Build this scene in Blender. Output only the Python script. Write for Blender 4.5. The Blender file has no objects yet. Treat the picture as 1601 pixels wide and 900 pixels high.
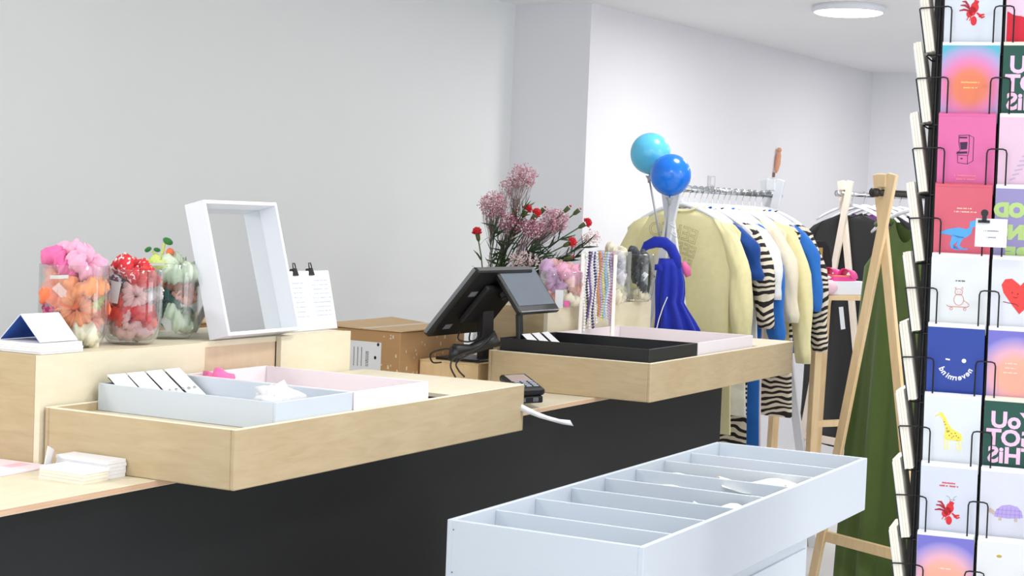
import bpy, bmesh, math, random
from mathutils import Vector, Matrix, Euler
random.seed(7)
SC = bpy.context.scene
COL = SC.collection
R = math.radians
# ------------------------------------------------------------------ camera
FPX = 2566.0; EYE = 1.45
PITCH, ROLL, YAW = R(2.6528), R(2.2622), R(28.1928)
FW = Vector((math.cos(YAW)*math.cos(PITCH), math.sin(YAW)*math.cos(PITCH), -math.sin(PITCH)))
_r = Vector((math.sin(YAW), -math.cos(YAW), 0)); _u = _r.cross(FW)
RT = _r*math.cos(ROLL) + _u*math.sin(ROLL); UP = _u*math.cos(ROLL) - _r*math.sin(ROLL)
CP = Vector((0, 0, EYE))
cd = bpy.data.cameras.new('camera'); cd.sensor_width = 36; cd.lens = 36*FPX/1601; cd.clip_start = .05; cd.clip_end = 60
cam = bpy.data.objects.new('camera', cd); COL.objects.link(cam)
cam.matrix_world = Matrix(((RT.x, UP.x, -FW.x, 0), (RT.y, UP.y, -FW.y, 0), (RT.z, UP.z, -FW.z, EYE), (0, 0, 0, 1)))
SC.camera = cam
# ------------------------------------------------------------------ light
SC.view_settings.view_transform = 'Standard'; SC.view_settings.look = 'None'
SC.view_settings.gamma = 1; SC.view_settings.use_curve_mapping = False
SC.view_settings.exposure = 0.03
W = bpy.data.worlds.new('daylight'); SC.world = W; W.use_nodes = True
W.node_tree.nodes['Background'].inputs[0].default_value = (.86, .93, 1, 1)
W.node_tree.nodes['Background'].inputs[1].default_value = .5
def area(name, loc, rot, sx, sy, power, color=(1, 1, 1), disk=False):
    l = bpy.data.lights.new(name, 'AREA'); l.shape = 'DISK' if disk else 'RECTANGLE'
    l.size = sx; l.size_y = sy; l.energy = power; l.color = color
    o = bpy.data.objects.new(name, l); COL.objects.link(o); o.location = loc; o.rotation_euler = rot
    return o
area('shop_window_daylight', (-2.15, .9, 1.45), (0, R(-90), 0), 2.3, 5.2, 58, (.86, .93, 1))
area('side_fill_light', (3.5, -2.84, 1.5), (R(90), 0, 0), 7, 2, 100, (.95, .98, 1))  # added fill from the right, brightening faces turned that way; no source seen there
for x, y, p in ((.8, 1.0, 22), (2.6, -.6, 22), (3.6, 1.3, 20), (5.6, -.4, 21), (6.2, 2.2, 11), (8.9, 1.2, 11), (10.4, 2.3, 14), (1.2, 3.2, 24)):
    area('ceiling_downlight', (x, y, 2.53), (0, 0, 0), .34, .34, p, (1, .985, .965), True)

# ------------------------------------------------------------------ helpers
def at(px, py, D):
    return CP + (FW + RT*((px-800)/FPX) - UP*((py-450)/FPX))*D
def _ray(px, py): return FW + RT*((px-800)/FPX) - UP*((py-450)/FPX)
def atz(px, py, z): d = _ray(px, py); return CP + d*((z-EYE)/d.z)
def aty(px, py, y): d = _ray(px, py); return CP + d*(y/d.y)
def atx(px, py, x): d = _ray(px, py); return CP + d*(x/d.x)
def lin(c):
    return tuple(((v/255)/12.92 if v <= 10 else (((v/255)+.055)/1.055)**2.4) for v in c)
MATS = {}
def mat(name, rgb, rough=.55, metal=0., var=.04, scale=30., bump=0., spec=.5, sheen=0., stretch=(1, 1, 1)):
    if name in MATS: return MATS[name]
    m = bpy.data.materials.new(name); m.use_nodes = True; nt = m.node_tree; N = nt.nodes; L = nt.links
    b = N['Principled BSDF']; c = lin(rgb)
    b.inputs['Roughness'].default_value = rough; b.inputs['Metallic'].default_value = metal
    b.inputs['Specular IOR Level'].default_value = spec
    if sheen: b.inputs['Sheen Weight'].default_value = sheen
    tc = N.new('ShaderNodeTexCoord'); mp = N.new('ShaderNodeMapping'); mp.inputs['Scale'].default_value = stretch
    no = N.new('ShaderNodeTexNoise'); no.inputs['Scale'].default_value = scale; no.inputs['Detail'].default_value = 4
    L.new(tc.outputs['Object'], mp.inputs[0]); L.new(mp.outputs[0], no.inputs['Vector'])
    mx = N.new('ShaderNodeMix'); mx.data_type = 'RGBA'
    mx.inputs[6].default_value = (*[v*(1-var) for v in c], 1); mx.inputs[7].default_value = (*[min(1, v*(1+var)) for v in c], 1)
    L.new(no.outputs['Fac'], mx.inputs[0]); L.new(mx.outputs[2], b.inputs['Base Color'])
    if bump:
        bp = N.new('ShaderNodeBump'); bp.inputs['Strength'].default_value = bump; bp.inputs['Distance'].default_value = .002
        L.new(no.outputs['Fac'], bp.inputs['Height']); L.new(bp.outputs[0], b.inputs['Normal'])
    MATS[name] = m; return m
def wood(name, a, b_, rough=.5, stretch=(1, 1, 12), scale=6.):
    if name in MATS: return MATS[name]
    m = bpy.data.materials.new(name); m.use_nodes = True; nt = m.node_tree; N = nt.nodes; L = nt.links
    b = N['Principled BSDF']; b.inputs['Roughness'].default_value = rough; b.inputs['Specular IOR Level'].default_value = .35
    tc = N.new('ShaderNodeTexCoord'); mp = N.new('ShaderNodeMapping'); mp.inputs['Scale'].default_value = stretch
    n1 = N.new('ShaderNodeTexNoise'); n1.inputs['Scale'].default_value = scale; n1.inputs['Detail'].default_value = 5; n1.inputs['Distortion'].default_value = .6
    n2 = N.new('ShaderNodeTexNoise'); n2.inputs['Scale'].default_value = 3; n2.inputs['Detail'].default_value = 2
    L.new(tc.outputs['Object'], mp.inputs[0]); L.new(mp.outputs[0], n1.inputs['Vector']); L.new(tc.outputs['Object'], n2.inputs['Vector'])
    ad = N.new('ShaderNodeMath'); ad.operation = 'MULTIPLY_ADD'; ad.inputs[1].default_value = .6; L.new(n1.outputs['Fac'], ad.inputs[0])
    m2 = N.new('ShaderNodeMath'); m2.operation = 'MULTIPLY'; m2.inputs[1].default_value = .45; L.new(n2.outputs['Fac'], m2.inputs[0]); L.new(m2.outputs[0], ad.inputs[2])
    rp = N.new('ShaderNodeValToRGB'); rp.color_ramp.elements[0].position = .3; rp.color_ramp.elements[1].position = .72
    rp.color_ramp.elements[0].color = (*lin(a), 1); rp.color_ramp.elements[1].color = (*lin(b_), 1)
    L.new(ad.outputs[0], rp.inputs[0]); L.new(rp.outputs[0], b.inputs['Base Color'])
    MATS[name] = m; return m
def glass(name, tint=(1, 1, 1), gloss=.06):
    if name in MATS: return MATS[name]
    m = bpy.data.materials.new(name); m.use_nodes = True; nt = m.node_tree; N = nt.nodes; L = nt.links
    N.remove(N['Principled BSDF']); out = N['Material Output']
    t = N.new('ShaderNodeBsdfTransparent'); t.inputs[0].default_value = (*tint, 1)
    g = N.new('ShaderNodeBsdfGlossy'); g.inputs['Roughness'].default_value = gloss
    lw = N.new('ShaderNodeLayerWeight'); lw.inputs[0].default_value = .35
    mu = N.new('ShaderNodeMath'); mu.operation = 'MULTIPLY'; mu.inputs[1].default_value = .85; L.new(lw.outputs['Facing'], mu.inputs[0])
    pw = N.new('ShaderNodeMath'); pw.operation = 'ADD'; pw.inputs[1].default_value = .02; L.new(mu.outputs[0], pw.inputs[0])
    mx = N.new('ShaderNodeMixShader'); L.new(pw.outputs[0], mx.inputs[0]); L.new(t.outputs[0], mx.inputs[1]); L.new(g.outputs[0], mx.inputs[2])
    L.new(mx.outputs[0], out.inputs[0]); MATS[name] = m; return m
def emit(name, rgb, s):
    m = bpy.data.materials.new(name); m.use_nodes = True; b = m.node_tree.nodes['Principled BSDF']
    b.inputs['Base Color'].default_value = (*lin(rgb), 1); b.inputs['Emission Color'].default_value = (*lin(rgb), 1); b.inputs['Emission Strength'].default_value = s
    MATS[name] = m; return m
def stripes(name, a, b_, scale=16., dist=5.):
    if name in MATS: return MATS[name]
    m = bpy.data.materials.new(name); m.use_nodes = True; nt = m.node_tree; N = nt.nodes; L = nt.links
    b = N['Principled BSDF']; b.inputs['Roughness'].default_value = .8
    tc = N.new('ShaderNodeTexCoord'); mp = N.new('ShaderNodeMapping'); mp.inputs['Rotation'].default_value = (0, R(20), 0)
    w = N.new('ShaderNodeTexWave'); w.bands_direction = 'Z'; w.inputs['Scale'].default_value = scale; w.inputs['Distortion'].default_value = dist
    w.inputs['Detail'].default_value = 1.5; w.inputs['Detail Scale'].default_value = .7
    L.new(tc.outputs['Object'], mp.inputs[0]); L.new(mp.outputs[0], w.inputs['Vector'])
    rp = N.new('ShaderNodeValToRGB'); rp.color_ramp.elements[0].position = .44; rp.color_ramp.elements[1].position = .52
    rp.color_ramp.elements[0].color = (*lin(a), 1); rp.color_ramp.elements[1].color = (*lin(b_), 1)
    L.new(w.outputs['Fac'], rp.inputs[0]); L.new(rp.outputs[0], b.inputs['Base Color']); MATS[name] = m; return m
def speckle(name, a, b_, scale=60., pos=.55):
    if name in MATS: return MATS[name]
    m = bpy.data.materials.new(name); m.use_nodes = True; nt = m.node_tree; N = nt.nodes; L = nt.links
    b = N['Principled BSDF']; b.inputs['Roughness'].default_value = .75
    tc = N.new('ShaderNodeTexCoord'); v = N.new('ShaderNodeTexNoise'); v.inputs['Scale'].default_value = scale; v.inputs['Detail'].default_value = 1
    L.new(tc.outputs['Object'], v.inputs['Vector'])
    rp = N.new('ShaderNodeValToRGB'); rp.color_ramp.elements[0].position = pos; rp.color_ramp.elements[1].position = pos+.05
    rp.color_ramp.elements[0].color = (*lin(a), 1); rp.color_ramp.elements[1].color = (*lin(b_), 1)
    L.new(v.outputs['Fac'], rp.inputs[0]); L.new(rp.outputs[0], b.inputs['Base Color']); MATS[name] = m; return m
def radial(name, stops, centre, radius):
    """round colour gradient printed on a card: stops = [(pos, rgb)], centre in the card's own coordinates"""
    if name in MATS: return MATS[name]
    m = bpy.data.materials.new(name); m.use_nodes = True; nt = m.node_tree; N = nt.nodes; L = nt.links
    b = N['Principled BSDF']; b.inputs['Roughness'].default_value = .5
    tc = N.new('ShaderNodeTexCoord'); s = N.new('ShaderNodeVectorMath'); s.operation = 'SUBTRACT'; s.inputs[1].default_value = centre
    l = N.new('ShaderNodeVectorMath'); l.operation = 'LENGTH'; d = N.new('ShaderNodeMath'); d.operation = 'DIVIDE'; d.inputs[1].default_value = radius
    L.new(tc.outputs['Object'], s.inputs[0]); L.new(s.outputs[0], l.inputs[0]); L.new(l.outputs['Value'], d.inputs[0])
    rp = N.new('ShaderNodeValToRGB'); e = rp.color_ramp.elements
    while len(e) < len(stops): e.new(.5)
    for k, (p, c) in enumerate(stops): e[k].position = p; e[k].color = (*lin(c), 1)
    L.new(d.outputs[0], rp.inputs[0]); L.new(rp.outputs[0], b.inputs['Base Color']); MATS[name] = m; return m

MW = {}
def mw(o): return MW.get(o.name, Matrix.Identity(4)) if o else Matrix.Identity(4)
def tag(o, label, cat, group=None, kind=None):
    o['label'] = label; o['category'] = cat
    if group: o['group'] = group
    if kind: o['kind'] = kind
    return o
def thing(name, label, cat, loc, rz=0, group=None):
    o = bpy.data.objects.new(name, None); o.empty_display_size = .05; COL.objects.link(o)
    o.location = loc; o.rotation_euler = (0, 0, rz); MW[o.name] = Matrix.Translation(Vector(loc)) @ Matrix.Rotation(rz, 4, 'Z')
    return tag(o, label, cat, group)
def ob(name, bm, m, parent=None, local=False, smooth=False, origin=None, label=None, kind=None):
    """one mesh object out of a bmesh; world-built geometry is moved into the parent's space"""
    if bm is not None:
        bmesh.ops.recalc_face_normals(bm, faces=bm.faces)
    M = Matrix.Identity(4)
    if parent is not None:
        M = mw(parent)
        if not local: bm.transform(M.inverted())
    elif origin is not None:
        M = Matrix.Translation(Vector(origin))
        if not local: bm.transform(M.inverted())
    me = bpy.data.meshes.new(name); bm.to_mesh(me); bm.free()
    for k in (m if isinstance(m, (list, tuple)) else [m]): me.materials.append(k)
    if smooth:
        for p in me.polygons: p.use_smooth = True
    o = bpy.data.objects.new(name, me); COL.objects.link(o)
    if parent is not None: o.parent = parent
    elif origin is not None: o.location = origin
    MW[o.name] = M
    if label: o['label'] = label
    if kind: o['kind'] = kind
    return o
def copy_tree(o, parent=None, M=None):
    c = o.copy(); COL.objects.link(c)
    if parent: c.parent = parent
    for ch in [x for x in bpy.data.objects if x.parent == o]: copy_tree(ch, c)
    return c
def nb(): return bmesh.new()
def box(bm, lo, hi, M=None, bev=0., mi=0):
    lo, hi = Vector(lo), Vector(hi); c = (lo+hi)/2; s = hi-lo
    X = Matrix.Translation(c) @ Matrix.Diagonal((*s, 1))
    if M is not None: X = M @ X
    g = bmesh.ops.create_cube(bm, size=1, matrix=X); vs = g['verts']
    fs = list({f for v in vs for f in v.link_faces})
    for f in fs: f.material_index = mi
    if bev:
        es = list({e for v in vs for e in v.link_edges})
        bmesh.ops.bevel(bm, geom=es, offset=bev, segments=1, profile=.5, affect='EDGES')
    return bm
def beam(bm, a, b, w, d, side, bev=.0015):
    """rectangular bar from a to b; w along `side`, d across it"""
    a, b = Vector(a), Vector(b); z = (b-a).normalized(); x = Vector(side); x = (x - z*x.dot(z)).normalized(); y = z.cross(x)
    M = Matrix(((x.x, y.x, z.x, a.x), (x.y, y.y, z.y, a.y), (x.z, y.z, z.z, a.z), (0, 0, 0, 1)))
    return box(bm, (-w/2, -d/2, 0), (w/2, d/2, (b-a).length), M, bev)
def frames(pts, closed=False):
    out = []; n = len(pts); prev = None
    for i in range(n):
        t = (pts[(i+1) % n]-pts[i-1]) if (closed or 0 < i < n-1) else (pts[1]-pts[0] if i == 0 else pts[-1]-pts[-2])
        t = t.normalized() if t.length > 1e-9 else Vector((0, 0, 1))
        if prev is None:
            x = t.orthogonal().normalized()
        else:
            x = prev - t*prev.dot(t); x = x.normalized() if x.length > 1e-6 else t.orthogonal().normalized()
        prev = x; out.append((x, t.cross(x)))
    return out
def tube(bm, pts, r, n=6, closed=False, flat=1.):
    pts = [Vector(p) for p in pts]; fr = frames(pts, closed); rings = []
    for i, p in enumerate(pts):
        rr = r[i] if isinstance(r, (list, tuple)) else r; x, y = fr[i]
        rings.append([bm.verts.new(p + x*rr*math.cos(2*math.pi*k/n) + y*rr*flat*math.sin(2*math.pi*k/n)) for k in range(n)])
    m = len(rings)
    for i in range(m if closed else m-1):
        a, b = rings[i], rings[(i+1) % m]
        for k in range(n): bm.faces.new((a[k], a[(k+1) % n], b[(k+1) % n], b[k]))
    if not closed:
        bm.faces.new(rings[0][::-1]); bm.faces.new(rings[-1])
    return bm
def loft(bm, rings, cap0=True, cap1=True, closed=True):
    vs = [[bm.verts.new(p) for p in r] for r in rings]
    for a, b in zip(vs, vs[1:]):
        n = len(a)
        for k in range(n if closed else n-1): bm.faces.new((a[k], a[(k+1) % n], b[(k+1) % n], b[k]))
    if closed and cap0: bm.faces.new(vs[0][::-1])
    if closed and cap1: bm.faces.new(vs[-1])
    return bm
def lathe(bm, prof, c, n=32, axis=None):
    c = Vector(c); cs = [(math.cos(2*math.pi*k/n), math.sin(2*math.pi*k/n)) for k in range(n)]
    rings = [[bm.verts.new(c + Vector((r*a, r*b, z))) for a, b in cs] for r, z in prof]
    for a, b in zip(rings, rings[1:]):
        for k in range(n): bm.faces.new((a[k], a[(k+1) % n], b[(k+1) % n], b[k]))
    for rg, (r, z), rev in ((rings[0], prof[0], True), (rings[-1], prof[-1], False)):
        bm.faces.new(rg[::-1] if rev else rg)
    return bm
def ball(bm, c, r, sub=2, s=(1, 1, 1), M=None):
    X = Matrix.Translation(Vector(c)) @ (M or Matrix.Identity(4)) @ Matrix.Diagonal((*s, 1))
    bmesh.ops.create_icosphere(bm, subdivisions=sub, radius=r, matrix=X); return bm
def prism(bm, poly, y0, y1, M):
    """polygon in local x,z given thickness y0..y1 (y = out of the picture plane), placed by M"""
    a = [bm.verts.new(M @ Vector((x, y0, z))) for x, z in poly]; b = [bm.verts.new(M @ Vector((x, y1, z))) for x, z in poly]
    n = len(poly)
    bm.faces.new(a); bm.faces.new(b[::-1])
    for k in range(n): bm.faces.new((a[k], a[(k+1) % n], b[(k+1) % n], b[k]))
    return bm
def fmat(o, x, y, z):
    return Matrix(((x[0], y[0], z[0], o[0]), (x[1], y[1], z[1], o[1]), (x[2], y[2], z[2], o[2]), (0, 0, 0, 1)))
def ell(cx, cz, rx, rz, n=20, a0=0, a1=360):
    m = n if abs(a1-a0) >= 360 else n+1
    return [(cx+rx*math.cos(R(a0+(a1-a0)*k/n)), cz+rz*math.sin(R(a0+(a1-a0)*k/n))) for k in range(m)]
def stroke(pts, w):
    """thick polyline as a polygon"""
    L_, R_ = [], []; n = len(pts)
    for i, (x, z) in enumerate(pts):
        x0, z0 = pts[max(0, i-1)]; x1, z1 = pts[min(n-1, i+1)]; dx, dz = x1-x0, z1-z0; l = math.hypot(dx, dz) or 1
        ww = w[i] if isinstance(w, (list, tuple)) else w
        L_.append((x-dz/l*ww/2, z+dx/l*ww/2)); R_.append((x+dz/l*ww/2, z-dx/l*ww/2))
    return L_ + R_[::-1]
def text_bm(bm, body, size, M, depth=.0004, bold=0., align='CENTER', flip=True):
    """lettering as thin raised geometry; the shop picture shows all print mirror-reversed, so it is built reversed"""
    c = bpy.data.curves.new('lettering', 'FONT'); c.body = body; c.size = size; c.align_x = align; c.extrude = depth/2; c.offset = bold; c.resolution_u = 3
    o = bpy.data.objects.new('lettering', c); COL.objects.link(o)
    dg = bpy.context.evaluated_depsgraph_get(); me = bpy.data.meshes.new_from_object(o.evaluated_get(dg))
    X = M @ Matrix(((-1 if flip else 1, 0, 0, 0), (0, 0, -1, 0), (0, 1, 0, 0), (0, 0, 0, 1)))
    me.transform(X); bm.from_mesh(me)
    bpy.data.objects.remove(o); bpy.data.curves.remove(c); bpy.data.meshes.remove(me); return bm
def scribble(bm, cx, cz, w, h, M, y0=-.0004, y1=.0002):
    """a line of print too small to read: short uneven strokes"""
    x = cx-w/2
    while x < cx+w/2:
        l = h*random.uniform(.5, .9)
        if random.random() > .12:
            prism(bm, [(x, cz-h/2), (x+l*.55, cz-h/2), (x+l*.55, cz-h/2+h*random.choice((.7, .75, 1))), (x, cz-h/2+h*.7)], y0, y1, M)
        x += l*.75
    return bm

# ------------------------------------------------------------------ palette
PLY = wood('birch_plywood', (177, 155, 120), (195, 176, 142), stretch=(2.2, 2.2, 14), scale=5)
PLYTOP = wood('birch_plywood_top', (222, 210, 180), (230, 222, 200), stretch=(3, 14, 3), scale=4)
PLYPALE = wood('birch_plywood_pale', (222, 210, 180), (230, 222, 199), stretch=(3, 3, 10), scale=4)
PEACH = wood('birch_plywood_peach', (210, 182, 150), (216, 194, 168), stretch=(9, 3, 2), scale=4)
EDGE = wood('plywood_edge', (190, 152, 122), (222, 190, 160), stretch=(1, 1, 40), scale=8)
PINE = wood('pale_pine', (224, 190, 140), (240, 214, 172), stretch=(6, 6, 1.2), scale=6)
PINEW = wood('white_washed_pine', (226, 212, 196), (238, 226, 212), stretch=(6, 6, 1.2), scale=6)
BLACK = mat('black_counter_paint', (21, 22, 23), .7, var=.15, scale=60)
WHITE = mat('white_lacquer', (234, 237, 243), .4, var=.01)
BINW = mat('cool_white_lacquer', (202, 210, 219), .42, var=.01)
PAPER = mat('white_paper', (236, 236, 239), .7, var=.01)
CREAM = mat('cream_card_edges', (232, 226, 212), .8, var=.05, scale=200, stretch=(1, 1, 1))
PINKP = mat('pale_pink_lacquer', (234, 225, 228), .45, var=.01)
INK = mat('black_plastic', (20, 20, 22), .42, var=.1)
GREYP = mat('grey_plastic', (120, 124, 130), .4)
CHROME = mat('chrome', (205, 207, 210), .18, 1.0, var=.02)
WIRE = mat('black_wire', (18, 18, 20), .4, .3)
GLASS = glass('clear_glass', (.97, .985, .98))
ACRYL = glass('clear_acrylic', (.985, .99, .99), .12)
WALLP = mat('warm_white_wall_paint', (236, 238, 238), .85, var=.015, scale=3, bump=.05)
WALLW = mat('white_wall_paint', (236, 236, 240), .85, var=.012, scale=3, bump=.05)
CEILP = mat('white_ceiling_paint', (244, 244, 245), .9, var=.012, scale=3)
# ------------------------------------------------------------------ the room
def struct(name, bm, m): return ob(name, bm, m, kind='structure')
YW = 4.20
struct('floor', box(nb(), (-2.4, -3, -.08), (12.6, 4.6, 0)), mat('pale_grey_floor', (222, 221, 222), .45, var=.04, scale=2.5))
struct('ceiling', box(nb(), (-2.4, -3, 2.55), (12.6, 4.6, 2.65)), CEILP)
struct('wall_left', box(nb(), (-2.4, YW, 0), (7.75, YW+.15, 2.55)), WALLP)
bm = nb(); a, b = Vector((7.75, 3.75, 0)), Vector((11.66, 3.375, 0)); d = (b-a).normalized(); n_ = Vector((-d.y, d.x, 0))
loft(bm, [[a, b, b+n_*.7, Vector((7.75, YW+.15, 0))], [p+Vector((0, 0, 2.55)) for p in (a, b, b+n_*.7, Vector((7.75, YW+.15, 0)))]])
struct('wall_side', bm, WALLW)
bm = nb(); e = Vector((.06, -1, 0)).normalized(); c = b + e*6.6
loft(bm, [[b, c, c+Vector((.2, 0, 0)), b+Vector((.2, .3, 0))], [p+Vector((0, 0, 2.55)) for p in (b, c, c+Vector((.2, 0, 0)), b+Vector((.2, .3, 0)))]])
struct('wall_back', bm, WALLW)
bm = nb()
for lo, hi in (((-2.4, -3, 0), (12.6, -2.85, .48)), ((-2.4, -3, 2.5), (12.6, -2.85, 2.55)), ((-2.4, -3, .48), (0, -2.85, 2.5)), ((7, -3, .48), (12.6, -2.85, 2.5))): box(bm, lo, hi)
struct('wall_right', bm, WALLW)  # unseen wall; its opening is added for the side fill light
bm = nb()
for x in (0, 2.3, 4.6, 6.95): box(bm, (x, -2.96, .48), (x+.05, -2.89, 2.5))
box(bm, (0, -2.96, .48), (7, -2.89, .53)); box(bm, (0, -2.96, 2.45), (7, -2.89, 2.5))
struct('fill_light_frame', bm, INK)  # frame added around the side fill light
bm = nb(); box(bm, (-2.4, -3, 0), (-2.25, 4.4, .25)); box(bm, (-2.4, -3, 2.45), (-2.25, 4.4, 2.55)); box(bm, (-2.4, -3, .25), (-2.25, -1.8, 2.45)); box(bm, (-2.4, 3.6, .25), (-2.25, 4.4, 2.45))
struct('wall_front', bm, WALLW)
bm = nb()
for y in (-1.8, 0, 1.8, 3.55): box(bm, (-2.37, y, .25), (-2.3, y+.05, 2.45))
box(bm, (-2.37, -1.8, .25), (-2.3, 3.6, .3)); box(bm, (-2.37, -1.8, 2.4), (-2.3, 3.6, 2.45))
struct('window_1', bm, INK)

# ------------------------------------------------------------------ service counter, platforms, risers
t = thing('service_counter', 'long black-fronted shop counter with a thin plywood top', 'counter', (2.6, 2.6, 0))
bm = nb(); box(bm, (-.9, 2.28, .0), (6.02, 3.2, .863)); ob('body', bm, BLACK, t)
bm = nb(); box(bm, (-.9, 2.19, .863), (6.0, 3.2, .877), bev=.001)
for f in bm.faces: f.material_index = 0 if f.normal.z > .7 or f.normal.z < -.7 else 1
o = ob('counter_top', bm, [PLYTOP, EDGE], t)
def platform(x0, x1, y0, y1, label, hx):
    t = thing('display_platform', label, 'platform', ((x0+x1)/2, (y0+y1)/2, .877), group='plywood platforms on the counter')
    z0, z1, w = .8775, 1.0, .011
    for nm, lo, hi in (('front_panel', (x0, y0, z0), (x1, y0+w, z1)), ('back_panel', (x0, y1-w, z0), (x1, y1, z1)), ('side_panel', (x0, y0+w, z0), (x0+w, y1-w, z1)), ('side_panel', (x1-w, y0+w, z0), (x1, y1-w, z1))):
        bm = box(nb(), lo, hi, bev=.0022); bm.normal_update()
        for f in bm.faces: f.material_index = 1 if f.normal.z > .4 else 0     # rim highlight put into the colour: up-facing edge painted paler
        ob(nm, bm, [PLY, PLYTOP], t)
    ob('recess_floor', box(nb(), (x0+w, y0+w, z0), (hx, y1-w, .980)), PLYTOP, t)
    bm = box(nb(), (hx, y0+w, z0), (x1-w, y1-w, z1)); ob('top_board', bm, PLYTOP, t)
    return t
platform(2.585, 3.806, 1.991, 2.495, 'plywood display platform nearest the mirror, with a white and a pink tray', 3.44)
platform(4.66, 6.022, 2.000, 2.575, 'plywood display platform beyond the till, with a black and a pink tray', 5.66)
def riser(x0, x1, y0, y1, z1, label, cut):
    t = thing('plywood_riser', label, 'riser', ((x0+x1)/2, (y0+y1)/2, .877), group='plywood risers behind the platforms')
    z0 = .8775
    xs = [x0] + list(cut) + [x1]
    for k in range(len(xs)-1):
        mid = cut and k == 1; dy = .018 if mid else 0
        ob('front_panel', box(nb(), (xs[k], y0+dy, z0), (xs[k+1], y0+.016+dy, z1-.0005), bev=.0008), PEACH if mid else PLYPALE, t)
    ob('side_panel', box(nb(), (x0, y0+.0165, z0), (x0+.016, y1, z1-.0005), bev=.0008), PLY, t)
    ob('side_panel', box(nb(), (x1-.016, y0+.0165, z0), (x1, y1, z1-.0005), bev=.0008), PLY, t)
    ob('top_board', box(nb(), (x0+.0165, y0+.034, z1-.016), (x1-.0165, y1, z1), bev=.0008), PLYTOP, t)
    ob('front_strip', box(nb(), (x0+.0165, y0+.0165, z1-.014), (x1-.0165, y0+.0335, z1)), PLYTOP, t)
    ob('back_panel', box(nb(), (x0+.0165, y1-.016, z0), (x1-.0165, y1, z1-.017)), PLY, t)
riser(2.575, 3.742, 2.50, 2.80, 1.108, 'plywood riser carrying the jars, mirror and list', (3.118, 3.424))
riser(5.085, 5.985, 2.58, 2.84, 1.122, 'plywood riser beyond the till, carrying small glass jars', ())

# ------------------------------------------------------------------ trays
def tray(x0, x1, y0, y1, z0, z1, m, label, lining=None):
    t = thing('display_tray', label, 'tray', ((x0+x1)/2, (y0+y1)/2, z0), group='shallow display trays')
    w = .007
    ob('tray_floor', box(nb(), (x0+w, y0+w, z0), (x1-w, y1-w, z0+.006)), lining or m, t)
    for lo, hi in (((x0, y0, z0), (x1, y0+w, z1)), ((x0, y1-w, z0), (x1, y1, z1)), ((x0, y0+w, z0), (x0+w, y1-w, z1)), ((x1-w, y0+w, z0), (x1, y1-w, z1))):
        ob('tray_side', box(nb(), lo, hi, bev=.001), m, t)
    return t
tray(2.732, 3.014, 2.003, 2.483, .9805, 1.04, BINW, 'shallow white tray at the corner of the platform, holding jewellery cards')
tray(3.020, 3.338, 2.003, 2.483, .9805, 1.04, PINKP, 'shallow pale pink tray on the platform in front of the mirror')
tray(3.345, 3.436, 2.004, 2.483, .9805, .992, INK, 'flat black tray sunk beside the pale pink tray')
BLK2 = mat('black_tray_lacquer', (30, 31, 33), .4)
tray(4.688, 5.088, 2.020, 2.550, .9805, 1.04, BLK2, 'shallow black tray on the platform below the till')
tray(5.094, 5.622, 2.020, 2.550, .9805, 1.04, PINKP, 'shallow pale pink tray in front of the necklace stand')

# ------------------------------------------------------------------ white bin
t = thing('browser_bin', 'long white compartment bin on a white plinth in front of the counter', 'bin', (3.74, 1.495, 0))
X0, X1, Y0, Y1, Z0, Z1, w = 2.962, 4.520, 1.270, 1.720, .653, .80, .012
ob('front_board', box(nb(), (X0, Y0, Z0), (X1, Y0+w, Z1), bev=.001), BINW, t)
ob('back_board', box(nb(), (X0, Y1-w, Z0), (X1, Y1, Z1), bev=.001), BINW, t)
bm = box(nb(), (X0, Y0+w, Z0), (X0+w, Y1-w, Z1), bev=.001); ob('end_board', bm, BINW, t)
ob('end_board', box(nb(), (X1-w, Y0+w, Z0), (X1, Y1-w, Z1), bev=.001), BINW, t)
ob('bottom_board', box(nb(), (X0+w, Y0+w, Z0), (X1-w, Y1-w, Z0+.012)), BINW, t)
for x in (3.152, 3.342, 3.530, 3.720, 3.910, 4.100, 4.290):
    ob('divider', box(nb(), (x, Y0+w, Z0+.012), (x+.008, Y1-w, Z1-.006), bev=.0008), BINW, t)
for z in (.69, .78):
    bm = nb(); lathe(bm, [(.002, -.0004), (.002, .0003)], (0, 0, 0), 8); bm.transform(Matrix.Translation((X0-.0002, Y1-.016, z)) @ Matrix.Rotation(R(90), 4, 'Y')); ob('screw', bm, GREYP, t)
ob('plinth', box(nb(), (3.10, 1.312, 0), (4.14, 1.66, Z0), bev=.001), BINW, t)
ob('plinth_panel', box(nb(), (3.13, 1.306, .03), (4.118, 1.3115, .605), bev=.001), BINW, t)
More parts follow.
